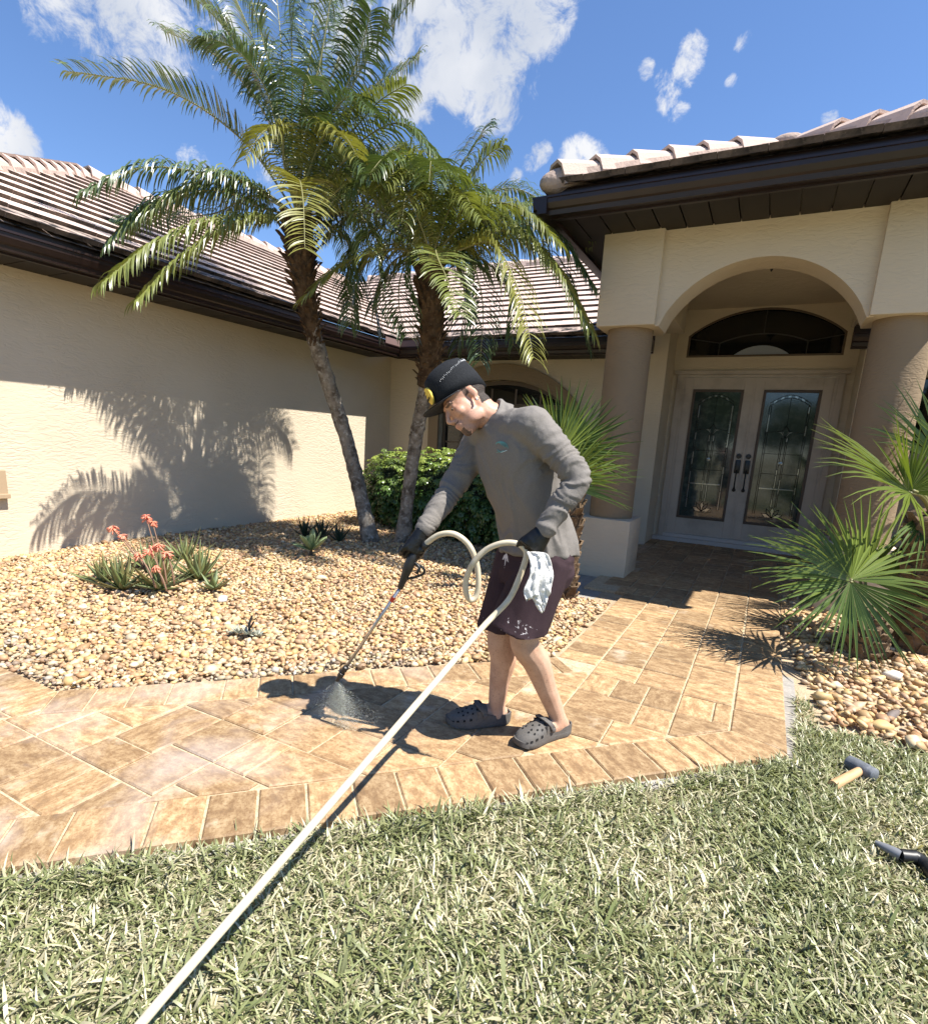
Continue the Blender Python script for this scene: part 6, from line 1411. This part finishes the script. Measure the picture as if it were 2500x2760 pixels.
# ------------------------------------------------------------------ spray lance, hose, rag
NOZ = np.array((-1.51, 1.785, .205))
g0 = hz(1140, 1478, 2.17); g1 = hz(1104, 1520, 2.165); g2 = hz(1078, 1585, 2.175)
LN = thing('spray_lance', 'steel pressure washer lance with black trigger gun pointing at the pavers', 'spray lance', NOZ*np.array((1, 1, 0)))
M_PLAST = mat('black_plastic', (.010, .010, .010), .45, noise=[(30, (.02, .02, .02), .5, .8)]); M_STEEL = mat('lance_steel', (.42, .41, .40), .35, metal=.9, noise=[(20, (.25, .23, .21), .5, .8)])
MB().tube(spline([g0, hz(1118, 1490, 2.17), g1, hz(1090, 1555, 2.17), g2], 16), [.017]*5+[.021]*5+[.018, .016, .015, .014, .013, .012], 12).build('trigger_gun', M_PLAST, LN, smooth=True)
MB().tube(spline([g1+cv(.01, .0, 0), hz(1138, 1528, 2.15), hz(1142, 1545, 2.15), hz(1118, 1556, 2.16), hz(1096, 1560, 2.17)], 14), .0055, 8).build('trigger_guard', M_PLAST, LN, smooth=True)
MB().tube(spline([hz(1112, 1512, 2.165), hz(1130, 1530, 2.15), hz(1122, 1546, 2.15)], 8), .006, 8).build('trigger', M_PLAST, LN, smooth=True)
nd = unit(NOZ-g2); q0 = NOZ-nd*.085
MB().tube([g2, q0], .0068, 12).build('wand', M_STEEL, LN, smooth=True)
rr_ = g2+(q0-g2)*.13; MB().tube([rr_-nd*.011, rr_+nd*.011], .0092, 12).build('red_ring', mat('red_ring', (.55, .035, .02), .4), LN)
nzm = MB(); Qd = V(nd).to_track_quat('Z', 'Y').to_matrix().to_4x4(); Qd.translation = V(q0)
nzm.lathe([(.0068, -.004), (.0125, 0), (.0125, .022), (.0095, .024), (.0095, .034), (.0135, .036), (.0135, .058), (.0085, .060), (.0085, .085), (.003, .086)], 14, Qd); nzm.build('nozzle', M_PLAST, LN, auto=40)
# spray: fine drops in a flat fan, drifting to the right
rs = np.random.default_rng(4); n = 17000; fanax = unit(gz(960, 1925)-gz(860, 1890)); dn = unit(nd*.55+np.array((0, 0, -1))*.8)
a = np.clip(rs.normal(.28, .36, n), -.7, 1.2); rr2 = rs.uniform(.0, 1, n)**.75*.19*(1+.55*np.clip(a, 0, 1)); off = np.cross(fanax, dn)
P = NOZ+(dn[None]*np.cos(a)[:, None]+fanax[None]*np.sin(a)[:, None])*rr2[:, None]+off[None]*(rs.normal(0, .05, n)*rr2)[:, None]; P[:, 2] = np.maximum(P[:, 2], .004)
OCT = np.array(((1, 0, 0), (-1, 0, 0), (0, 1, 0), (0, -1, 0), (0, 0, 1), (0, 0, -1.))); OF = np.array(((0, 2, 4), (2, 1, 4), (1, 3, 4), (3, 0, 4), (2, 0, 5), (1, 2, 5), (3, 1, 5), (0, 3, 5)))
sz = rs.uniform(.0004, .0013, n)*(1.0-.35*np.clip(rr2/.25, 0, 1)); v = (P[:, None]+OCT[None]*sz[:, None, None]).reshape(-1, 3); f = (OF[None]+(np.arange(n)*6)[:, None, None]).reshape(-1, 3)
M_DROP = mat('water_drop', (.80, .82, .84), .1, spec=.6, trans=.4); o = link('water_spray', np_mesh('water_spray', v, f, M_DROP, True)); tag(o, 'fan of fine white water spray leaving the lance nozzle', 'water spray', kind='stuff')
# hose
HD = .0110
tl = (hz(1415, 1507, 1.99)-CAM)@FWD; pe = at(380, 2760, 1.13)
A_ = hz(1397, 1562, 1.985); B_ = hz(1368, 1620, 1.97); C0 = hz(1303, 1688, 1.93); dirh = pe-C0
hp = [g0, hz(1152, 1462, 2.15), hz(1185, 1441, 2.13), hz(1225, 1440, 2.11), hz(1262, 1468, 2.10), hz(1283, 1515, 2.10), hz(1289, 1570, 2.10), hz(1282, 1607, 2.10), hz(1266, 1617, 2.09), hz(1255, 1596, 2.07), hz(1256, 1560, 2.06), hz(1275, 1518, 2.04), hz(1310, 1482, 2.03), hz(1355, 1464, 2.01), hz(1395, 1466, 2.0), hz(1416, 1484, 1.995), hz(1416, 1507, 1.99), A_, B_, C0, C0+dirh*.25, C0+dirh*.5, C0+dirh*.75, pe, pe+dirh*.16+np.array((0, 0, -.02)), np.array((-.93, .16, .03)), np.array((-1.2, -.6, -.01)), np.array((-1.9, -1.8, -.015))]
HO = thing('pressure_hose', 'long cream coloured high pressure hose looping from both gloved hands', 'hose', (-.93, .16, 0))
M_HOSE = mat('hose_cream', (.56, .49, .36), .45, spec=.4, noise=[(30, (.46, .38, .25), .5, .75), (140, (.36, .29, .19), .62, .85)])
MB().tube(spline(hp, 340), HD, 14).build('hose', M_HOSE, HO, smooth=True)
MB().tube([g0-unit(hp[1]-hp[0])*.01, g0+(hp[1]-hp[0])*.9], .0155, 12).build('coupling', M_PLAST, HO, smooth=True)
# rag
rg = MB(); nu, nv_ = 22, 46; Rg = []
ctr = spline([hz(1428, 1488, 1.97), hz(1450, 1498, 1.94), hz(1457, 1540, 1.915), hz(1446, 1585, 1.905), hz(1456, 1615, 1.905), hz(1461, 1648, 1.905)], nv_); wd_ = np.interp(np.linspace(0, 1, nv_), [0, .12, .3, .55, .68, .78, .9, 1], [.012, .026, .036, .048, .042, .025, .014, .004])
for j in range(nv_):
    row = []
    for i in range(nu):
        s = -1+2*i/(nu-1); fold = .005*math.sin(s*5.2+j*.12+2*mnoise.noise(Vector((s, j*.1, 3)))); fold += .010*mnoise.noise(Vector((s*3.4, j*.16, 1)))+.007*mnoise.noise(Vector((s*8, j*.4, 5)))
        skew = .010*s*math.sin(j*.2)*(1 if s < 0 else .4)
        row.append(V(ctr[j]+RIGHT*(s*wd_[j])+(-FWD)*(fold+.012)+UP*(skew-.028*max(0, -s)*min(1, j/27)*(j < 32))))
    Rg.append(row)
rg.rings(Rg, False, closed=False)
RAG = thing('rag', 'crumpled white cloth rag hanging from the gloved left hand', 'rag', ctr[-1]); ro_ = rg.build('cloth', mat('rag_white', (.80, .78, .74), .9, noise=[(22, (.52, .51, .49), .52, .75), (9, (.70, .66, .40), .60, .75)], bump=(60, .5), trans=.15), RAG, smooth=True, fix=False)
md = ro_.modifiers.new('t', 'SOLIDIFY'); md.thickness = .002
# ------------------------------------------------------------------ tools in the grass
m0, m1 = gz(2283, 2052, .0), gz(2358, 2092, .0); hd0, hd1 = gz(2243, 2118, -.012), gz(2316, 2078, -.002)
ML = thing('rubber_mallet', 'grey rubber mallet with short wooden handle lying in the lawn', 'mallet', (m0+m1)/2*np.array((1, 1, 0)))
ax_ = unit(m1-m0); Qm = V(ax_).to_track_quat('Z', 'Y').to_matrix().to_4x4(); Qm.translation = V(m0); lm = np.linalg.norm(m1-m0)
MB().lathe([(.024, 0), (.029, .004), (.031, lm*.3), (.030, lm*.5), (.031, lm*.7), (.029, lm-.004), (.024, lm)], 24, Qm).build('head', mat('mallet_rubber', (.10, .11, .125), .7, noise=[(18, (.22, .23, .25), .5, .75)], bump=(40, .4)), ML, auto=40)
MB().tube([hd0, hd0+(hd1-hd0)*.5, hd1], [.0205, .019, .017], 16).build('handle', mat('mallet_wood', (.52, .33, .17), .6, stretch=(1, 1, 12), noise=[(12, (.42, .25, .12), .45, .7)]), ML, auto=50)
t0, t1_, t2_, t3 = gz(2357, 2270, .0), gz(2425, 2306, -.006), gz(2480, 2318, -.008), gz(2530, 2375, -.012)
TL = thing('caulking_tube', 'black and grey tool nozzle lying in the lawn below the mallet', 'tool', t1_*np.array((1, 1, 0)))
MB().tube(spline([t0, (t0+t1_)/2, t1_], 8), [.007, .010, .012, .014, .0155, .017, .0175, .018], 14).build('nozzle_tip', mat('grey_plastic', (.16, .165, .175), .35, spec=.5), TL, auto=50)
MB().tube(spline([t1_, t2_, t3, t3+(t3-t2_)*1.2], 14), [.021, .022, .022, .024, .022, .021, .021, .024, .024, .022, .022, .022, .022, .022], 14).build('barrel', M_PLAST, TL, auto=50)
